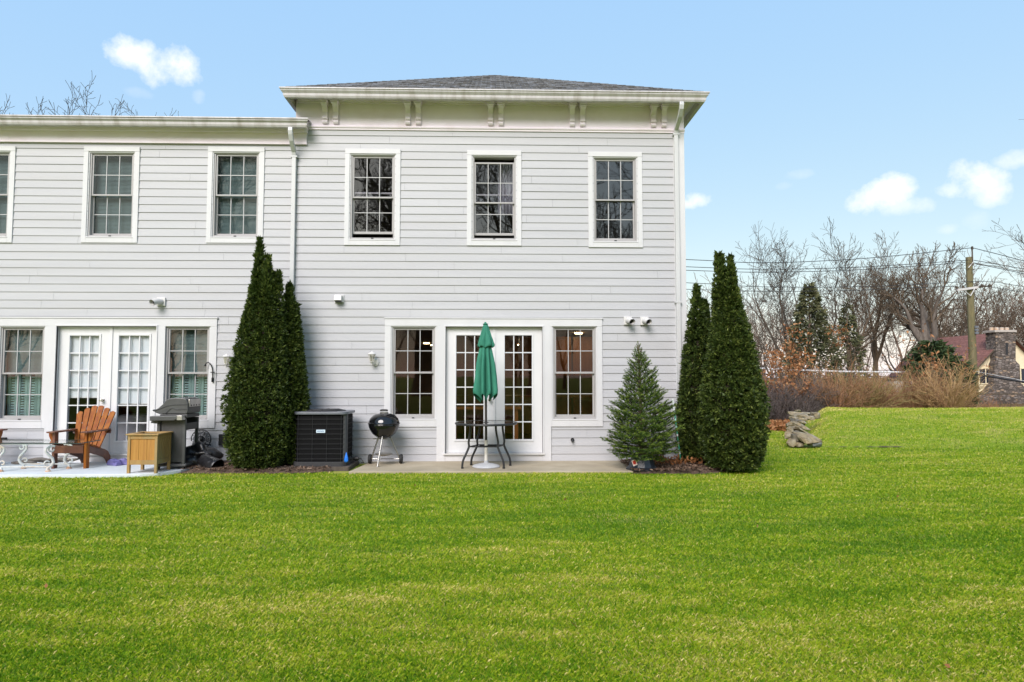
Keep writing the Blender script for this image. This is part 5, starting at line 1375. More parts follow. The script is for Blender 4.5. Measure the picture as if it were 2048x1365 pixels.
# worn soil line at the foot of the mound
v = []; n = 160; f = []; nfz = gauss_noise2(77)
for i in range(n + 1):
    x = edge_x(12.85) + .1 + 1.9 * i / n; y = 12.80 + .03 * float(nfz(x * 3, 0)); w_ = max(.001, .028 * (.35 + float(nfz(x * 7, 3)) * 1.6 + .35 * sin(x * 23)))
    for q in (-1, 1): v.append((x, y + q * w_, float(ground_h(x, y + q * w_)) + (.022 if w_ > .002 else -.01)))
for i in range(n): f.append((2 * i, 2 * i + 2, 2 * i + 3, 2 * i + 1))
setting(np_mesh('worn_soil', v, f, mat('bare_soil', (.05, .035, .02), (.09, .065, .035), .95, 20, bump=.5), smooth=True))

# ------------------------------------------------------------------ trees and the far side
class TreeMesh:
    """collects branch tubes quickly"""
    def __init__(s): s.V = []; s.F = []; s.n = 0
    def tube(s, pts, rad, k):
        pts = np.asarray(pts, float); m = len(pts)
        d = np.gradient(pts, axis=0); d /= np.linalg.norm(d, axis=1, keepdims=True) + 1e-9
        ref = np.array([.31, .77, .2]) if abs(d[0][2]) > .8 else np.array([0.05, .1, 1.])
        a_ = np.cross(d, ref); a_ /= np.linalg.norm(a_, axis=1, keepdims=True) + 1e-9; b = np.cross(d, a_)
        th = np.arange(k) * 2 * pi / k
        ring = pts[:, None, :] + (a_[:, None, :] * np.cos(th)[None, :, None] + b[:, None, :] * np.sin(th)[None, :, None]) * np.asarray(rad)[:, None, None]
        s.V.append(ring.reshape(-1, 3))
        i = np.arange(m - 1)[:, None] * k; j = np.arange(k)[None, :]; j2 = (j + 1) % k
        s.F.append(np.stack([i + j, i + j2, i + k + j2, i + k + j], 2).reshape(-1, 4) + s.n); s.n += m * k
    def build(s, name, m, parent=None): return np_mesh(name, np.concatenate(s.V), np.concatenate(s.F), m, parent, smooth=True)

def grow(seed, H, spread=.42, trunk=.3, limbs=4, gnarl=.16, up=.10, levels=4, kids=(6, 6, 4, 3), r0=None, lean=(0, 0), tip=.006, angle=(28, 58), leader=True):
    rs = np.random.RandomState(seed); lo, hi = TreeMesh(), TreeMesh(); ends = []
    r0 = r0 or H * .019
    def branch(p, d, L, r, lev):
        m = 7 if lev < 2 else (6 if lev == 2 else 4)
        pts = [np.array(p)]; d = np.array(d, float); rads = [r]
        for i in range(m):
            d = d + rs.normal(size=3) * gnarl * (1 + .08 * lev); d[2] += up * (1 if lev < 3 else .6); d /= np.linalg.norm(d)
            pts.append(pts[-1] + d * L / m); rads.append(max(tip, r * (1 - .78 * (i + 1) / m)))
        (lo if lev < 2 else hi).tube(pts, rads, 9 if lev == 0 else (7 if lev == 1 else (4 if lev == 2 else 3)))
        if lev >= levels: ends.append(pts[-1]); return
        n = kids[min(lev, len(kids) - 1)]
        if lev > 0:
            for q in (-1, 1):
                s_ = np.cross(d, rs.normal(size=3)); s_ /= np.linalg.norm(s_) + 1e-9; a_ = R(rs.uniform(12, 34))
                branch(pts[-1], d * cos(a_) + s_ * q * sin(a_), L * rs.uniform(.34, .5), max(tip, rads[-1] * .9), lev + 1)
        for k in range(n):
            t = (.22 + .78 * (k + rs.uniform(.1, .9)) / n); i = min(int(t * m), m - 1); f = t * m - i
            q = pts[i] * (1 - f) + pts[i + 1] * f; dd = pts[i + 1] - pts[i]; dd /= np.linalg.norm(dd)
            s_ = np.cross(dd, rs.normal(size=3)); s_ /= np.linalg.norm(s_) + 1e-9; a_ = R(rs.uniform(*angle))
            nd = dd * cos(a_) + s_ * sin(a_)
            branch(q, nd, L * rs.uniform(.42, .66) * (1.1 - .45 * t), max(tip, rads[i] * rs.uniform(.42, .62)), lev + 1)
    th = trunk * H; top = np.array([lean[0] * trunk, lean[1] * trunk, th])
    pts = [np.array([0, 0, 0.])]
    for i in range(1, 6): pts.append(top * i / 5 + rs.normal(size=3) * np.array([1, 1, 0]) * H * .006)
    lo.tube(pts, [r0 * 1.35, r0 * 1.08, r0, r0 * .96, r0 * .92, r0 * .85], 10)
    a0 = rs.uniform(0, 6.3)
    for k in range(limbs):
        if k == 0 and leader: d = np.array([lean[0] / H * .5, lean[1] / H * .5, 1.0]); L = H - th
        else:
            a_ = a0 + 2 * pi * k / limbs + rs.uniform(-.4, .4); s_ = spread * rs.uniform(.6, 1.3)
            d = np.array([cos(a_) * s_ * 1.5, sin(a_) * s_ * 1.5, 1.0]); L = (H - th) * rs.uniform(.72, 1.0)
        d /= np.linalg.norm(d); q = pts[-1] - np.array([0, 0, rs.uniform(0, .16) * th if k else 0])
        branch(q, d, L, r0 * rs.uniform(.52, .72), 1)
    return lo, hi, ends
M['bark_brown'] = mat('brown_bark', (.135, .095, .058), (.085, .06, .04), .9, 5, stretch=(3, 3, .6))
M['bark_grey'] = mat('grey_bark', (.15, .125, .105), (.09, .072, .06), .9, 4, stretch=(3, 3, .6))
M['bark_dark'] = mat('dark_bark', (.085, .066, .045), (.06, .046, .034), .9, 5, stretch=(3, 3, .6))
M['twig_red'] = mat('red_brown_twigs', (.18, .115, .075), (.13, .085, .06), .9, 6)
TREES = {}
def bare_tree(px, top, dist, label, seed, mt='bark_brown', mc=None, base=-.5, group=None, hscale=1.0, **kw):
    x = P(px, 740, dist)[0]; H = P(px, top, dist)[1] - base
    t = thing('bare_tree', label, 'tree', (x, dist, base), 0, group)
    lo, hi, ends = grow(seed, H * hscale, **kw)
    zmax = np.percentile(np.concatenate([v[:, 2] for v in hi.V]), 99.5); s = H / zmax
    for tm in (lo, hi): tm.V = [v * s for v in tm.V]
    lo.build('trunk', M[mt], t); hi.build('crown', M[mc or mt], t)
    TREES[seed] = t; return t
bare_tree(1597, 453, 46, 'tall many stemmed bare tree left of the dark spruce, ivory sky behind', 101, 'bark_dark', limbs=6, trunk=.20, spread=.40, gnarl=.16, up=.10, kids=(6, 6, 5, 4), r0=0.30, tip=0.015)
bare_tree(1704, 488, 48, 'bare brown tree with twin rising stems right of the spruces', 102, 'bark_brown', limbs=4, trunk=.28, spread=.34, kids=(6, 7, 6, 4), r0=0.34, tip=0.016)
bare_tree(1752, 482, 50, 'slender bare tree with upright twigs in the middle of the row', 103, 'bark_brown', limbs=4, trunk=.34, spread=.25, gnarl=.12, up=.14, kids=(6, 7, 6, 4), r0=0.29, tip=0.016)
bare_tree(1855, 486, 46, 'thick trunked gnarled bare oak left of the utility pole', 104, 'bark_grey', 'bark_brown', limbs=5, trunk=.46, spread=.42, gnarl=.17, up=.16, kids=(6, 6, 5, 4), r0=0.50, tip=0.016)
bare_tree(1885, 536, 54, 'broad dark bare tree with many upswept limbs beside the pole', 105, 'bark_dark', 'bark_brown', limbs=6, trunk=.26, spread=.55, gnarl=.18, up=.1, kids=(5, 6, 5, 3), r0=0.38, tip=0.015)
bare_tree(1932, 545, 58, 'bare tree with a leaning grey trunk directly behind the utility pole', 106, 'bark_grey', 'bark_brown', limbs=5, trunk=.3, spread=.5, gnarl=.2, kids=(5, 6, 5, 3), r0=0.45, lean=(-2.5, 0), tip=0.016)
bare_tree(2075, 512, 62, 'reddish twigged bare tree cut by the right picture edge', 107, 'bark_brown', 'twig_red', limbs=6, trunk=.22, spread=.62, gnarl=.18, kids=(7, 7, 6, 4), r0=0.33, tip=0.016)
bare_tree(1560, 560, 30, 'thin leaning bare tree just right of the twin topped arborvitae', 108, 'bark_dark', limbs=4, trunk=.22, spread=.5, gnarl=.14, kids=(6, 5, 4, 3), r0=.10, lean=(-1.6, 0), tip=.007)
bare_tree(2003, 578, 66, 'distant bare tree rising behind the stone chimney', 109, 'bark_brown', limbs=5, trunk=.25, spread=.4, kids=(6, 7, 6, 3), r0=0.30, tip=0.019)
bare_tree(1800, 590, 56, 'low spreading bare tree between the slender tree and the oak', 110, 'bark_dark', 'twig_red', limbs=5, trunk=.2, spread=.55, kids=(5, 5, 5, 3), r0=.2, tip=.012)
bare_tree(96, 203, 33, 'bare tree whose broad twiggy top shows above the left wing roof', 111, 'bark_dark', limbs=9, trunk=.56, spread=.72, gnarl=.12, up=.05, kids=(8, 8, 6, 4), r0=.26, tip=.010, base=0, leader=False)
_o = dup(TREES[111], (P(20, 740, 34.5)[0], 34.5, 0), 2.2, 1.02, 'bare twiggy treetop at the left picture edge above the wing gutter')
bare_tree(2300, 200, 24, 'big bare tree outside the right edge, one twig reaching in', 112, 'bark_dark', limbs=6, trunk=.36, spread=.34, kids=(6, 6, 5, 3), r0=.22, tip=.008)
# trees behind the viewer: the windows mirror them
refl = [(-13, -22, 1.7, 102), (-5, -25, 1.8, 104), (2.5, -22, 1.75, 103), (10, -24, 1.7, 105), (18, -25, 1.8, 104), (-21, -24, 1.7, 103), (26, -24, 1.7, 102)]
for i, (x, y, s, k) in enumerate(refl):
    o = dup(TREES[k], (x, y, -.05), i * 1.3, s, label='bare tree across the lawn, seen only mirrored in the house windows')
    o['group'] = 'bare trees mirrored in the windows'
# far woods as one mass
fw = TreeMesh(); rs = np.random.RandomState(40)
protos = [grow(200 + k, 10, limbs=4, trunk=.3, kids=(5, 5, 3), levels=3, tip=.02, r0=.16)[0:2] for k in range(3)]
for k in range(100):
    lo, hi = protos[k % 3]; s = rs.uniform(.7, 1.15) * (1 if k < 60 else 1.1); a_ = rs.uniform(0, 6.3); ca, sa = cos(a_) * s, sin(a_) * s
    if k < 60: y = rs.uniform(70, 110); x = rs.uniform(.14, 1.1) * y
    else: y = -rs.uniform(42, 60); x = rs.uniform(-60, 60)
    for tm in (lo, hi):
        o_ = fw.n
        off = 0
        for v, f in zip(tm.V, tm.F):
            w = np.stack([v[:, 0] * ca - v[:, 1] * sa + x, v[:, 0] * sa + v[:, 1] * ca + y, v[:, 2] * s - .6], 1)
            fw.V.append(w); fw.F.append(f - f.min() + fw.n); fw.n += len(v)
setting(fw.build('far_wood', M['twig_red']), 'stuff')

M['spruce'] = leaf_mat('dull_evergreen', (.045, .055, .025), (.095, .10, .045), (.17, .155, .075), .6, .1)
M['yew'] = leaf_mat('dark_yew', (.025, .042, .015), (.05, .08, .028), (.10, .13, .05), .55, .1)
def evergreen(px, top, bot, halfw, dist, label, seed, m='spruce', n=3200, shape='cone', base=-.5, L=.34):
    x = P(px, 740, dist)[0]; H = P(px, top, dist)[1] - base; rad = halfw / F * dist
    t = thing('evergreen_tree', label, 'tree', (x, dist, base)); rs = np.random.RandomState(seed); nf = gauss_noise2(seed)
    u = rs.beta(1, 1.3, n) if shape == 'cone' else rs.uniform(.0, 1, n); a_ = rs.uniform(0, 2 * pi, n)
    prof = (1 - u) ** .85 if shape == 'cone' else np.sqrt(np.clip(1 - (u * 1.1 - .25) ** 2 / .75, 0, 1))
    r = rad * prof * (1 + .22 * nf(a_ * 1.8, u * 9) + .22 * np.sin(u * 46 + 2 * np.sin(a_ * 2))) * (1 - np.abs(rs.normal(size=n)) * .28)
    c = np.stack([r * np.cos(a_), r * np.sin(a_), H * (.06 + .94 * u)], 1); nn = np.stack([np.cos(a_), np.sin(a_), np.full(n, -.1)], 1)
    V, T = spray_set(rs, c, nn, 3, L, L * .16, 0, .95, up=-.05, spread=.5)
    np_mesh('crown', V, np.arange(len(V)).reshape(-1, 4), M[m], t, tint=T)
    b = MB().tube([(0, 0, 0), (0, 0, H * .5), (0, 0, H * .97)], [H * .022, H * .014, .01], 7); b.build('trunk', M['bark_brown'], t, smooth='all'); return t
evergreen(1622, 566, 760, 70, 41, 'dull green conical spruce rising behind the bronze leaved sapling', 61, n=2000)
evergreen(1697, 604, 750, 42, 43, 'thin ragged evergreen just right of the conical spruce', 62, n=600)
evergreen(1866, 684, 760, 52, 34, 'rounded dark yew at the foot of the gnarled oak', 63, 'yew', 2200, 'round', L=.3)
evergreen(1928, 722, 762, 20, 33, 'small bright green round shrub left of the utility pole', 64, 'yew', 700, 'round', L=.22)

def leafy_sapling(px, top, dist, label, seed, nleaf, base, wide, leafw=.075, keep=None):
    x = P(px, 740, dist)[0]; H = P(px, top, dist)[1] - base
    t = thing('oak_sapling', label, 'tree', (x, dist, base))
    lo, hi, ends = grow(seed, H, limbs=6, trunk=.12, spread=wide, gnarl=.15, up=.06, kids=(7, 6, 4), levels=3, r0=.05, tip=.006)
    zmax = np.percentile(np.concatenate([v[:, 2] for v in hi.V]), 99.5); s = H / zmax
    for tm in (lo, hi): tm.V = [v * s for v in tm.V]
    lo.build('trunk', M['bark_grey'], t); hi.build('twigs', M['bark_brown'], t)
    rs = np.random.RandomState(seed); E = np.array(ends) * s; nf = gauss_noise2(seed)
    k = E[rs.randint(len(E), size=nleaf)]; k = k[nf(k[:, 0] * 2.2, k[:, 2] * 2.2 + k[:, 1]) > -.18]
    c = k + rs.normal(size=k.shape) * .11
    V, T = spray_set(rs, c, rs.normal(size=c.shape) * .5, 2, leafw * 2.0, leafw * .42, 0, 1, up=-.35, spread=.8)
    np_mesh('leaves', V, np.arange(len(V)).reshape(-1, 4), M['oakleaf'], t, tint=T); return t
leafy_sapling(1618, 664, 22.5, 'young oak holding bronze dead leaves, in front of the spruce', 71, 1500, -.5, .62, .06)
leafy_sapling(1572, 728, 20.8, 'low bush with copper dead leaves right of the arborvitae', 72, 1000, -.4, .7, .06)
leafy_sapling(1884, 672, 26, 'thin sapling with few copper leaves left of the utility pole', 73, 330, -.5, .45)

M['brush_a'] = mat('tan_twigs', (.46, .30, .14), (.30, .17, .08), .85, 3)
M['brush_b'] = mat('brown_twigs', (.34, .175, .085), (.23, .115, .06), .85, 3)
M['brush_c'] = mat('olive_twigs', (.36, .27, .10), (.24, .17, .07), .85, 3)
M['brush_g'] = mat('grey_twigs', (.15, .12, .11), (.10, .075, .07), .85, 3)
def make_shrub(seed, H, W, n, m, name='twiggy_shrub'):
    rs = np.random.RandomState(seed); tm = TreeMesh()
    for k in range(n):
        a_ = rs.uniform(0, 2 * pi); out = abs(rs.normal()) * .5 * W; d = np.array([cos(a_) * out, sin(a_) * out, 1.0]); d /= np.linalg.norm(d)
        L = H * rs.uniform(.5, 1.1); p = np.array([rs.normal() * .12, rs.normal() * .12, 0]); pts = [p]
        for i in range(6):
            d = d + rs.normal(size=3) * .15 + np.array([cos(a_), sin(a_), 0]) * .07; d /= np.linalg.norm(d); pts.append(pts[-1] + d * L / 6)
        tm.tube(pts, np.linspace(.011, .004, 7), 3)
        for q in range(9):
            i = rs.randint(1, 7); dd = pts[i] - pts[i - 1]; dd /= np.linalg.norm(dd); dd = dd + rs.normal(size=3) * .65; dd /= np.linalg.norm(dd); l2 = L * rs.uniform(.12, .34)
            e = pts[i]; tm.tube([e, e + dd * l2 * .5, e + dd * l2 + np.array([0, 0, .04])], [.006, .005, .003], 3)
    return tm
shr = {}
for k, mm in enumerate(('brush_a', 'brush_b', 'brush_c', 'brush_a')):
    t = thing('twiggy_shrub', 'leafless tan twiggy shrub in the dense hedge behind the grassy mound', 'shrub', (0, 0, 0), 0, 'leafless shrubs behind the mound')
    make_shrub(300 + k, 1.62, 1.5, 95, mm).build('stems', M[mm], t); shr[k] = t
rs = random.Random(17); first = {k: True for k in shr}
spots = []
for k in range(34):
    px = 1612 + k * 14.2; y = 20.6 + rs.uniform(-.9, 1.2) + (k % 2) * 1.1; spots.append((px, y, rs.uniform(.84, 1.06)))
for i, (px, y, s) in enumerate(spots):
    k = (0, 1, 3, 2, 1)[i % 5]; x = P(px, 740, y)[0]; z = float(ground_h(x, y)); s = s * (.40 if px > 1908 else 1.03)
    if first[k]:
        first[k] = False; o = shr[k]; o.location = (x, y, z); o.rotation_euler = (0, 0, i); o.scale = (s, s, s)
    else: dup(shr[k], (x, y, z), i * 1.7, s)
g0 = thing('thicket_shrub', 'grey brown leafless thicket shrub behind the stone wall end', 'shrub', (0, 0, 0), 0, 'grey thicket behind the stone wall')
make_shrub(333, 1.5, 1.3, 130, 'brush_g').build('stems', M['brush_g'], g0)
for i, (px, y, s) in enumerate([(1550, 19.6, .8), (1572, 20.3, .9), (1592, 19.4, .75), (1608, 20.6, .95), (1628, 19.9, .8), (1560, 21.6, 1.1), (1590, 22, 1.1), (1530, 20.6, .95), (1505, 21.4, 1.05), (1478, 20.8, 1.0), (1450, 21.8, 1.1), (1425, 21.2, 1.0)]):
    x = P(px, 740, y)[0]; z = float(ground_h(x, y))
    if i == 0: g0.location = (x, y, z); g0.scale = (s, s, s)
    else: dup(g0, (x, y, z), i * 2.1, s)
# leaf litter beyond the stone wall
rs = np.random.RandomState(90); m = 5200
y = rs.uniform(15.6, 19.6, m); x0_ = np.array([P(1535, 760, q)[0] for q in (15.6, 19.6)]); xl = np.interp(y, [15.6, 19.6], x0_); x = xl + rs.uniform(0, 1, m) * (edge_x(y) - .25 - xl)
keep = (y - 15.6 > 1.2 + .5 * np.sin(x * 3)) & (x < edge_x(y) - .2); x, y = x[keep], y[keep]
c = np.stack([x, y, ground_h(x, y) + rs.uniform(.01, .09, len(x))], 1)
V, T = spray_set(rs, c, rs.normal(size=c.shape) * .6, 1, .13, .038, 0, 1, up=.0, spread=.8)
setting(np_mesh('leaf_litter', V, np.arange(len(V)).reshape(-1, 4), M['oakleaf'], tint=T), 'stuff')

# pale pillar among the shrubs
px0, px1 = P(1786, 800, 27)[0], P(1829, 800, 27)[0]; zt = P(1800, 757, 27)[1]
pil = thing('stone_pillar', 'pale square stone pillar half hidden among the brown shrubs', 'pillar', ((px0 + px1) / 2, 27.3, -.6)); O = tuple(pil.location)
M['pale_stone'] = mat('pale_pillar_stone', (.34, .30, .27), (.42, .38, .34), .9, 8, bump=.4, bscale=12)
MB().box(px0, px1, 27, 27.6, -.6, zt - .08).build('shaft', M['pale_stone'], pil, offset=O, bevel=.02)
MB().box(px0 - .06, px1 + .06, 26.94, 27.66, zt - .08, zt).build('cap', M['bark_dark'], pil, offset=O, bevel=.015)

# utility pole and wires
py_ = 35.0
ux = P(1942.5, 640, py_)[0]; uz = P(1942, 515, py_)[1]
up_ = thing('utility_pole', 'mossy wooden utility pole with a pale crossarm beside the neighbour house', 'utility pole', (ux, py_, -.5)); O = tuple(up_.location)
M['pole'] = mat('mossy_pole_wood', (.16, .135, .06), (.11, .10, .05), .9, 5, stretch=(4, 4, .4), bump=.4, bscale=18, c3=(.20, .165, .09), scale3=1.5)
MB().tube([(ux, py_, -.5), (ux, py_, uz)], [.215, .155], 16).build('shaft', M['pole'], up_, offset=O, smooth=True)
zp = P(1945, 497, py_)[1]
MB().tube([(ux + .09, py_ - .16, uz - .5), (ux + .09, py_ - .16, zp)], .03, 8).lathe([(.05, 0), (.07, .05), (.05, .1), (.06, .14), (.03, .18)], 12, (ux + .09, py_ - .16, zp - .1)).build('top_pin', M['bark_dark'], up_, offset=O)
a0, a1 = P(1911, 581.5, py_ - .3), P(1966, 573.5, py_ - .1)
xr = Vector((a1[0] - a0[0], .4, a1[1] - a0[1])); mt = Matrix.Translation((a0[0], py_ - .45, a0[1])) @ xr.to_track_quat('X', 'Z').to_matrix().to_4x4()
MB().obox(mt, 0, xr.length, -.05, .05, -.06, .06).build('crossarm', mat('pale_crossarm', (.62, .60, .58), (.52, .5, .48), .7, 5), up_, offset=O, bevel=.01)
b = MB(); q = P(1942, 592, py_ - .25)
for pxx, pyy in ((1927, 581), (1950, 577)): e = P(pxx, pyy, py_ - .3); b.tube([(q[0], py_ - .22, q[1]), (e[0], py_ - .3, e[1])], .025, 6)
b.build('brace', mat('galvanised_brace', (.6, .6, .6), None, .5), up_, offset=O)
b = MB()
for pxx, pyy in ((1914, 577), (1926, 575), (1964, 572.5), (1979, 572.5)): e = P(pxx, pyy, py_ - .3); b.lathe([(.02, -.08), (.06, -.04), (.05, 0), (.07, .05), (.04, .1), (0, .11)], 10, (e[0], py_ - .3, e[1]))
e0, e1 = P(1958, 574, py_ - .2), P(1982, 572.5, py_ - .1); b.tube([(e0[0], py_ - .2, e0[1]), (e1[0], py_ - .1, e1[1])], .04, 6)
b.build('insulator', M['bark_dark'], up_, offset=O)
e0, e1, e2 = P(1937, 536, py_ - .2), P(1947, 524, py_ - .2), P(1938, 541, py_ - .2)
MB().tube([(e0[0], py_ - .2, e0[1]), (e1[0], py_ - .2, e1[1])], .022, 6).build('bracket', M['white_plastic'], up_, offset=O)
b = MB(); 
for k in range(3): zz = P(1946, 655 + k * 6, py_)[1]; b.box(ux + .02, ux + .2, py_ - .26, py_ - .12, zz - .05, zz + .06)
b.build('number_plate', M['ac_top'], up_, offset=O)
gz0, gz1 = P(1914, 751, py_ - .3), P(1938, 768, py_ - .2)
MB().tube([(gz0[0], py_ - .3, gz0[1]), (gz1[0], py_ - .2, gz1[1])], .045, 8).build('arm_brace', M['white_plastic'], up_, offset=O)
M['wire'] = mat('dark_wire', (.02, .02, .022), None, .6)
M['white_cable'] = mat('pale_cable', (.66, .66, .66), (.55, .55, .55), .5, 8)
def wire(pts, r, label, m='wire', y=py_ - .2):
    w = [P(a_, b_, y) for a_, b_ in pts]; out = []
    Pt = [Vector((q[0], y, q[1])) for q in w]
    for i in range(len(Pt) - 1):
        p0, p1, p2, p3 = Pt[max(i - 1, 0)], Pt[i], Pt[i + 1], Pt[min(i + 2, len(Pt) - 1)]
        for u in (0, .2, .4, .6, .8): out.append(.5 * ((2 * p1) + (p2 - p0) * u + (2 * p0 - 5 * p1 + 4 * p2 - p3) * u * u + (3 * p1 - p0 - 3 * p2 + p3) * u ** 3))
    out.append(Pt[-1])
    tag(MB().tube(out, r, 5).build('power_line', M[m], None, smooth='all'), label, 'power line')
wire([(1000, 505), (1372, 519.5), (1520, 526), (1680, 520.5), (1800, 511), (1945, 496)], .019, 'topmost black wire running left from the pin on the pole top')
wire([(1945, 496), (2048, 522.5), (2300, 592)], .019, 'topmost black wire running right from the pin on the pole top')
wire([(1000, 520), (1372, 534), (1520, 539), (1680, 536.4), (1800, 530), (1936, 521)], .018, 'upper of the two close black wires below the topmost one')
wire([(1000, 528), (1372, 541), (1520, 545), (1680, 541.8), (1800, 535), (1930, 525)], .018, 'lower of the two close black wires below the topmost one')
wire([(1948, 521), (2048, 538.5), (2300, 585)], .018, 'black wire running right from just under the pole top')
wire([(1948, 527), (2048, 548), (2300, 604)], .018, 'black wire running right, second below the pole top')
wire([(1000, 553), (1372, 566), (1520, 574), (1680, 574.5), (1800, 571), (1926, 564)], .017, 'black wire left of the pole ending above the pale crossarm')
wire([(1926, 564), (1985, 564), (2048, 574), (2300, 612)], .015, 'thin black wire right of the pole above the pale crossarm')
wire([(1000, 566), (1372, 579), (1520, 583), (1680, 582), (1800, 577), (1914, 573)], .017, 'lowest thin black wire left of the pole meeting the pale crossarm')
wire([(1979, 574), (2048, 585), (2300, 625)], .014, 'thin black wire leaving the right end of the crossarm')
wire([(1000, 714), (1372, 730), (1540, 738.5), (1680, 743.5), (1800, 745), (1945, 747)], .05, 'thick pale cable strung low over the brown shrubs', 'white_cable')
wire([(1000, 709), (1372, 726), (1540, 734), (1680, 739.5), (1800, 741.5), (1945, 743)], .014, 'thin dark support wire just above the thick pale cable')
wire([(1000, 725), (1372, 740), (1540, 749), (1680, 752.5), (1800, 754), (1945, 750)], .030, 'sagging dark cable just below the thick pale cable')
wire([(1945, 748), (2048, 765), (2300, 806)], .055, 'thick black cable dropping to the right past the stone chimney')
wire([(1945, 742), (2048, 762), (2300, 812)], .013, 'thin grey wire dropping right above the thick black cable', 'white_cable')

# neighbour house
hy = 46.0
nh = thing('neighbour_house', 'cream gabled house with red brown roof and big fieldstone chimney', 'house', (P(2012, 760, hy)[0], hy, -.8)); O = tuple(nh.location)
def hp_(px, py, y=hy): return P(px, py, y)
M['stucco'] = mat('cream_stucco', (.66, .57, .38), (.72, .63, .44), .85, 4)
M['chimney_stone'] = None
def rubble(name):
    m = bpy.data.materials.new(name); m.use_nodes = True; t = m.node_tree; b = t.nodes['Principled BSDF']; b.inputs['Roughness'].default_value = .9
    co = t.nodes.new('ShaderNodeTexCoord'); mp = t.nodes.new('ShaderNodeMapping'); mp.inputs['Scale'].default_value = (2.6, 2.6, 5.5); t.links.new(co.outputs['Object'], mp.inputs[0])
    v = t.nodes.new('ShaderNodeTexVoronoi'); v.inputs['Scale'].default_value = 1.5; t.links.new(mp.outputs[0], v.inputs['Vector'])
    r = t.nodes.new('ShaderNodeValToRGB'); e = r.color_ramp.elements; e[0].color = (.07, .055, .045, 1); e[1].color = (.30, .21, .14, 1); k = e.new(.5); k.color = (.15, .12, .105, 1); k2 = e.new(.8); k2.color = (.22, .19, .17, 1)
    s = t.nodes.new('ShaderNodeSeparateColor'); t.links.new(v.outputs['Color'], s.inputs[0]); t.links.new(s.outputs[0], r.inputs[0])
    v2 = t.nodes.new('ShaderNodeTexVoronoi'); v2.feature = 'DISTANCE_TO_EDGE'; v2.inputs['Scale'].default_value = 1.5; t.links.new(mp.outputs[0], v2.inputs['Vector'])
    mr = t.nodes.new('ShaderNodeMapRange'); mr.inputs[1].default_value = .02; mr.inputs[2].default_value = .08; t.links.new(v2.outputs['Distance'], mr.inputs[0])
    x = t.nodes.new('ShaderNodeMix'); x.data_type = 'RGBA'; t.links.new(mr.outputs[0], x.inputs[0]); x.inputs[6].default_value = (.10, .085, .07, 1); t.links.new(r.outputs[0], x.inputs[7]); t.links.new(x.outputs[2], b.inputs['Base Color'])
    bp = t.nodes.new('ShaderNodeBump'); bp.inputs['Distance'].default_value = .06; t.links.new(mr.outputs[0], bp.inputs['Height']); t.links.new(bp.outputs[0], b.inputs['Normal']); return m
M['chimney_stone'] = rubble('chimney_fieldstone')
apex = hp_(2012, 665); el = hp_(1936, 749); er = (2 * apex[0] - el[0], el[1])
zb0 = -.8
b = MB().prism([(el[0] + .1, zb0), (er[0] - .1, zb0), (er[0] - .1, er[1] + .1), (apex[0], apex[1] - .1), (el[0] + .1, el[1] + .1)], 1, hy, hy + 9); b.build('wall', M['stucco'], nh, offset=O)
rf = MB(); th_ = .14
for e in (el, er):
    s = -1 if e is el else 1; ox = e[0] + s * .25; oz = e[1] - .22
    rf.add([(ox, hy - .35, oz), (apex[0], hy - .35, apex[1] + .02), (apex[0], hy + 9.3, apex[1] + .02), (ox, hy + 9.3, oz), (ox, hy - .35, oz - th_), (apex[0], hy - .35, apex[1] - th_), (apex[0], hy + 9.3, apex[1] - th_), (ox, hy + 9.3, oz - th_)],
           [(0, 1, 2, 3), (4, 7, 6, 5), (0, 4, 5, 1), (3, 2, 6, 7), (0, 3, 7, 4)] if True else [])
rf.build('roof', M['red_shingle'], nh, offset=O)
bg0 = MB()
for e in (el, er):
    s = -1 if e is el else 1
    bg0.add([(e[0] + s * .25, hy - .37, e[1] - .36), (apex[0], hy - .37, apex[1] - .14), (apex[0], hy - .37, apex[1] + .0), (e[0] + s * .25, hy - .37, e[1] - .22), (e[0] + s * .25, hy - .34, e[1] - .36), (apex[0], hy - .34, apex[1] - .14), (apex[0], hy - .34, apex[1] + .0), (e[0] + s * .25, hy - .34, e[1] - .22)],
            [(0, 1, 2, 3), (7, 6, 5, 4), (0, 4, 5, 1), (3, 2, 6, 7)])
bg0.build('barge_board', M['bark_dark'], nh, offset=O)
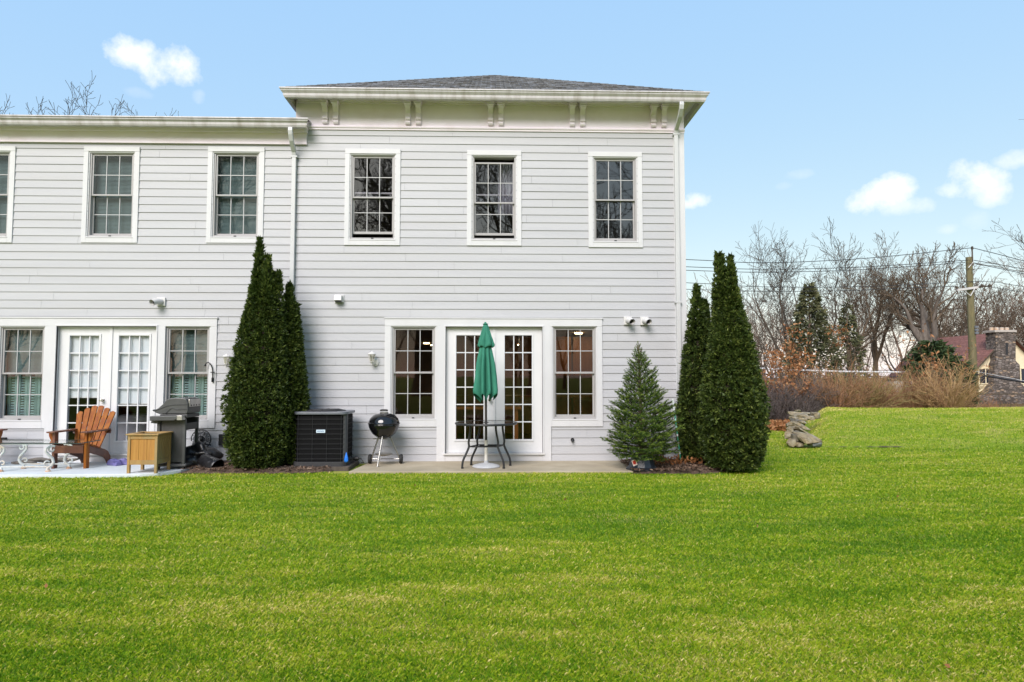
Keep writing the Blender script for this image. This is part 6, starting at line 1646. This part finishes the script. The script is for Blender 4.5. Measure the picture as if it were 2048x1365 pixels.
# lower left wing of that house with its own roof
wl_, wr_ = hp_(1893, 735, hy + 3), hp_(1960, 735, hy + 3)
MB().box(wl_[0], el[0] + .1, hy + 3, hy + 8, zb0, hp_(0, 742, hy + 3)[1]).build('wing_wall', M['stucco'], nh, offset=O)
ze_, zr_ = hp_(0, 744, hy + 2.6)[1], hp_(0, 702, hy + 5.5)[1]
MB().prism([(hy + 2.6, ze_), (hy + 5.5, zr_), (hy + 8.4, ze_), (hy + 8.4, ze_ - .15), (hy + 5.5, zr_ - .15), (hy + 2.6, ze_ - .15)], 0, wl_[0] - .3, apex[0] - .3).build('wing_roof', M['red_shingle'], nh, offset=O)
for (p0, p1, q0, q1) in ((1958.5, 1985, 738.5, 767), (2042, 2068, 738, 767)):
    x0, z1 = hp_(p0, q0, hy - .05); x1, z0 = hp_(p1, q1, hy - .05)
    w = MB(); fr_ = .07
    w.box(x0 - fr_, x0, hy - .06, hy + .01, z0 - fr_, z1 + fr_).box(x1, x1 + fr_, hy - .06, hy + .01, z0 - fr_, z1 + fr_).box(x0, x1, hy - .06, hy + .01, z1, z1 + fr_).box(x0, x1, hy - .06, hy + .01, z0 - fr_, z0)
    w.box((x0 + x1) / 2 - .03, (x0 + x1) / 2 + .03, hy - .05, hy - .021, z0, z1)
    wo_ = w.build('window', M['stucco'], nh, offset=O)
    MB().box(x0, x1, hy - .02, hy - .005, z0, z1).build('pane', mat('dark_pane', (.02, .025, .04), None, .12), wo_, offset=O)
ch = [hp_(*q, hy - .6) for q in ((1991.5, 664), (2032, 664), (2032, 722), (2040, 730), (2041, 765), (2075, 800), (2075, 850), (1955, 850), (1962, 800), (1988, 768), (1990, 728), (1993, 722))]
slot = [hp_(*q, hy - .6) for q in ((2011, 688), (2016, 688), (2016, 710), (2011, 710))]
chim = MB().prism(ch, 1, hy - .6, hy + .4).build('chimney', M['chimney_stone'], nh, offset=O, bevel=.04)
MB().prism([(p[0], p[1]) for p in slot], 1, hy - .612, hy - .59).lathe([(0, -.012), (.09, -.012), (.09, .01), (0, .01)], 14, ((slot[0][0] + slot[1][0]) / 2, hy - .6, slot[0][1] + .0), Matrix.Rotation(R(90), 4, 'X')).build('chimney_slot', M['dark'], chim, offset=O)
c0, c1 = hp_(1990, 665, hy - .7), hp_(2034, 661, hy - .7)
MB().box(c0[0], c1[0], hy - .7, hy + .5, c0[1], c1[1] + .02).build('chimney_cap', M['pale_stone'], chim, offset=O, bevel=.02)
b = MB()
for k in range(4): xx = c0[0] + .2 + k * .38; b.lathe([(.14, 0), (.15, .2), (.12, .22)], 12, (xx, hy - .1, c1[1] + .02))
b.build('chimney_pot', mat('clay_pot', (.45, .28, .16), (.5, .45, .4), .8, 6), chim, offset=O)
for k, (q0, q1) in enumerate(((786, 789), (812, 815))):
    xa, za = hp_(1920, q1, hy - .1); xb, zb_ = hp_(2090, q0, hy - .1)
    tag(MB().box(xa, xb, hy - 1.4, hy - 1.34, za, zb_).build('fence_rail', M['bark_dark'], None), ('upper' if k == 0 else 'lower') + ' dark rail crossing in front of the fieldstone chimney base', 'rail')

# ------------------------------------------------------------------ the lawn's grass
def lawn_front(x):
    """how far the grass reaches towards the house at x"""
    y = np.full(len(x), 40.0)
    pad = np.interp(x, [-14, -6.3, -5.45, -5.0, -4.75, -4.6, -4.5], [9.31, 9.31, 9.31, 9.36, 9.46, 9.6, 9.68])
    y = np.where(x < -4.5, pad, y)
    y = np.where((x >= -4.5) & (x < -2.38), 9.62 + .12 * sst((np.abs(x + 3.6) - .5) / .9) + .02, y)
    y = np.where((x >= -2.38) & (x < 2.02), PATIO_Y - .005, y)
    y = np.where((x >= 2.02) & (x < 3.96), bedR(x) + .02, y)
    return y
rs = np.random.RandomState(99)
bx_, by_, bw = [], [], []
edges = np.concatenate([np.arange(2.0, 10.2, .4), np.arange(10.2, 19.0, .8)])
for a_, b_ in zip(edges, edges[1:]):
    d = (a_ + b_) / 2
    if d < 10.2: x0, x1 = -(d * .82 + 1.8), d * .86 + 2.2; den = 23000 * min(1, (3.2 / d)) ** 1.65
    else: x0, x1 = 3.2, d * .88 + 2.4; den = 2600 * (10.2 / d) ** 1.3
    n = int((x1 - x0) * (b_ - a_) * den); x = rs.uniform(x0, x1, n); y = rs.uniform(a_, b_, n)
    bx_.append(x); by_.append(y); bw.append(np.full(n, max(1, d / 3.4) ** .75))
bx_ = np.concatenate(bx_); by_ = np.concatenate(by_); bw = np.concatenate(bw)
ok = by_ < lawn_front(bx_)
ok &= ~((by_ > 12.7) & (bx_ > edge_x(by_) - .28) & (bx_ < edge_x(by_) + .22))
ok &= ~((by_ > 10.6) & (bx_ < 4.15) & (by_ < 12.3))
soil = (np.abs(by_ - 12.82) < .07) & (bx_ > 5.2) & (bx_ < 8.2) & (rs.uniform(size=len(bx_)) < .75); ok &= ~soil
bx_, by_, bw = bx_[ok], by_[ok], bw[ok]; n = len(bx_)
bz = ground_h(bx_, by_)
nfa, nfb, nfc = gauss_noise2(51), gauss_noise2(52), gauss_noise2(53)
patch = nfa(bx_ * .9, by_ * 1.7) * .55 + nfb(bx_ * 4, by_ * 7) * .5 + nfc(bx_ * 13, by_ * 24) * .5
md_ = sst((by_ - 12.8) / 3.5) * (bx_ > 4)
hgt = (.018 + .007 * rs.uniform(-1, 1, n) + .006 * patch) * (1 + .12 * (bw - 1))
th = rs.uniform(0, 2 * pi, n); lean = rs.uniform(.2, 1.1, n)
dx, dy = np.cos(th), np.sin(th); wd = .00135 * bw * rs.uniform(.7, 1.3, n)
ph = th + rs.uniform(.8, 2.3, n)
V = np.empty((n, 4, 3))
sx_, sy_ = np.cos(ph) * wd, np.sin(ph) * wd
V[:, 0] = np.stack([bx_ - sx_, by_ - sy_, bz - .004], 1); V[:, 1] = np.stack([bx_ + sx_, by_ + sy_, bz - .004], 1)
mx_, my_, mz_ = bx_ + dx * hgt * lean * .45, by_ + dy * hgt * lean * .45, bz + hgt * .72
V[:, 2] = np.stack([mx_ + sx_ * .7, my_ + sy_ * .7, mz_], 1)
V[:, 3] = np.stack([bx_ + dx * hgt * lean * 1.2, by_ + dy * hgt * lean * 1.2, bz + hgt], 1)
tint = np.clip(.42 + .07 * (1 - sst((by_ - 2.5) / 4.5)) + .58 * patch + .15 * md_ + .42 * (by_ > 12.75) * np.exp(-np.clip(bx_ - edge_x(by_), 0, 9) / .45) * (bx_ > edge_x(by_)) + .22 * sst((by_ - 16.3) / 1.2) * (bx_ > 5) + rs.normal(size=n) * .22 + (rs.uniform(size=n) < .05) * .35, 0, 1)
def grass_mat():
    m = leaf_mat('grass_blade', (.070, .19, .005), (.375, .47, .016), (.82, .68, .27), .55, .33)
    e = [q for q in m.node_tree.nodes if q.type == 'VALTORGB'][0].color_ramp.elements
    e[1].position = .52; k = e.new(.28); k.color = (.185, .335, .008, 1); k = e.new(.76); k.color = (.52, .50, .075, 1)
    return m
setting(np_mesh('grass', V.reshape(-1, 3), np.arange(n * 4).reshape(-1, 4), grass_mat(), tint=tint), 'stuff')
# a few fallen leaves on the lawn
m = 24; x = rs.uniform(-6, 8, m); y = rs.uniform(3, 9.2, m); c = np.stack([x, y, ground_h(x, y) + .026], 1)
V, T = spray_set(rs, c, rs.normal(size=c.shape), 1, .045, .013, 0, 1, up=0, spread=.5)
setting(np_mesh('fallen_leaves', V, np.arange(len(V)).reshape(-1, 4), M['oakleaf'], tint=T), 'stuff')
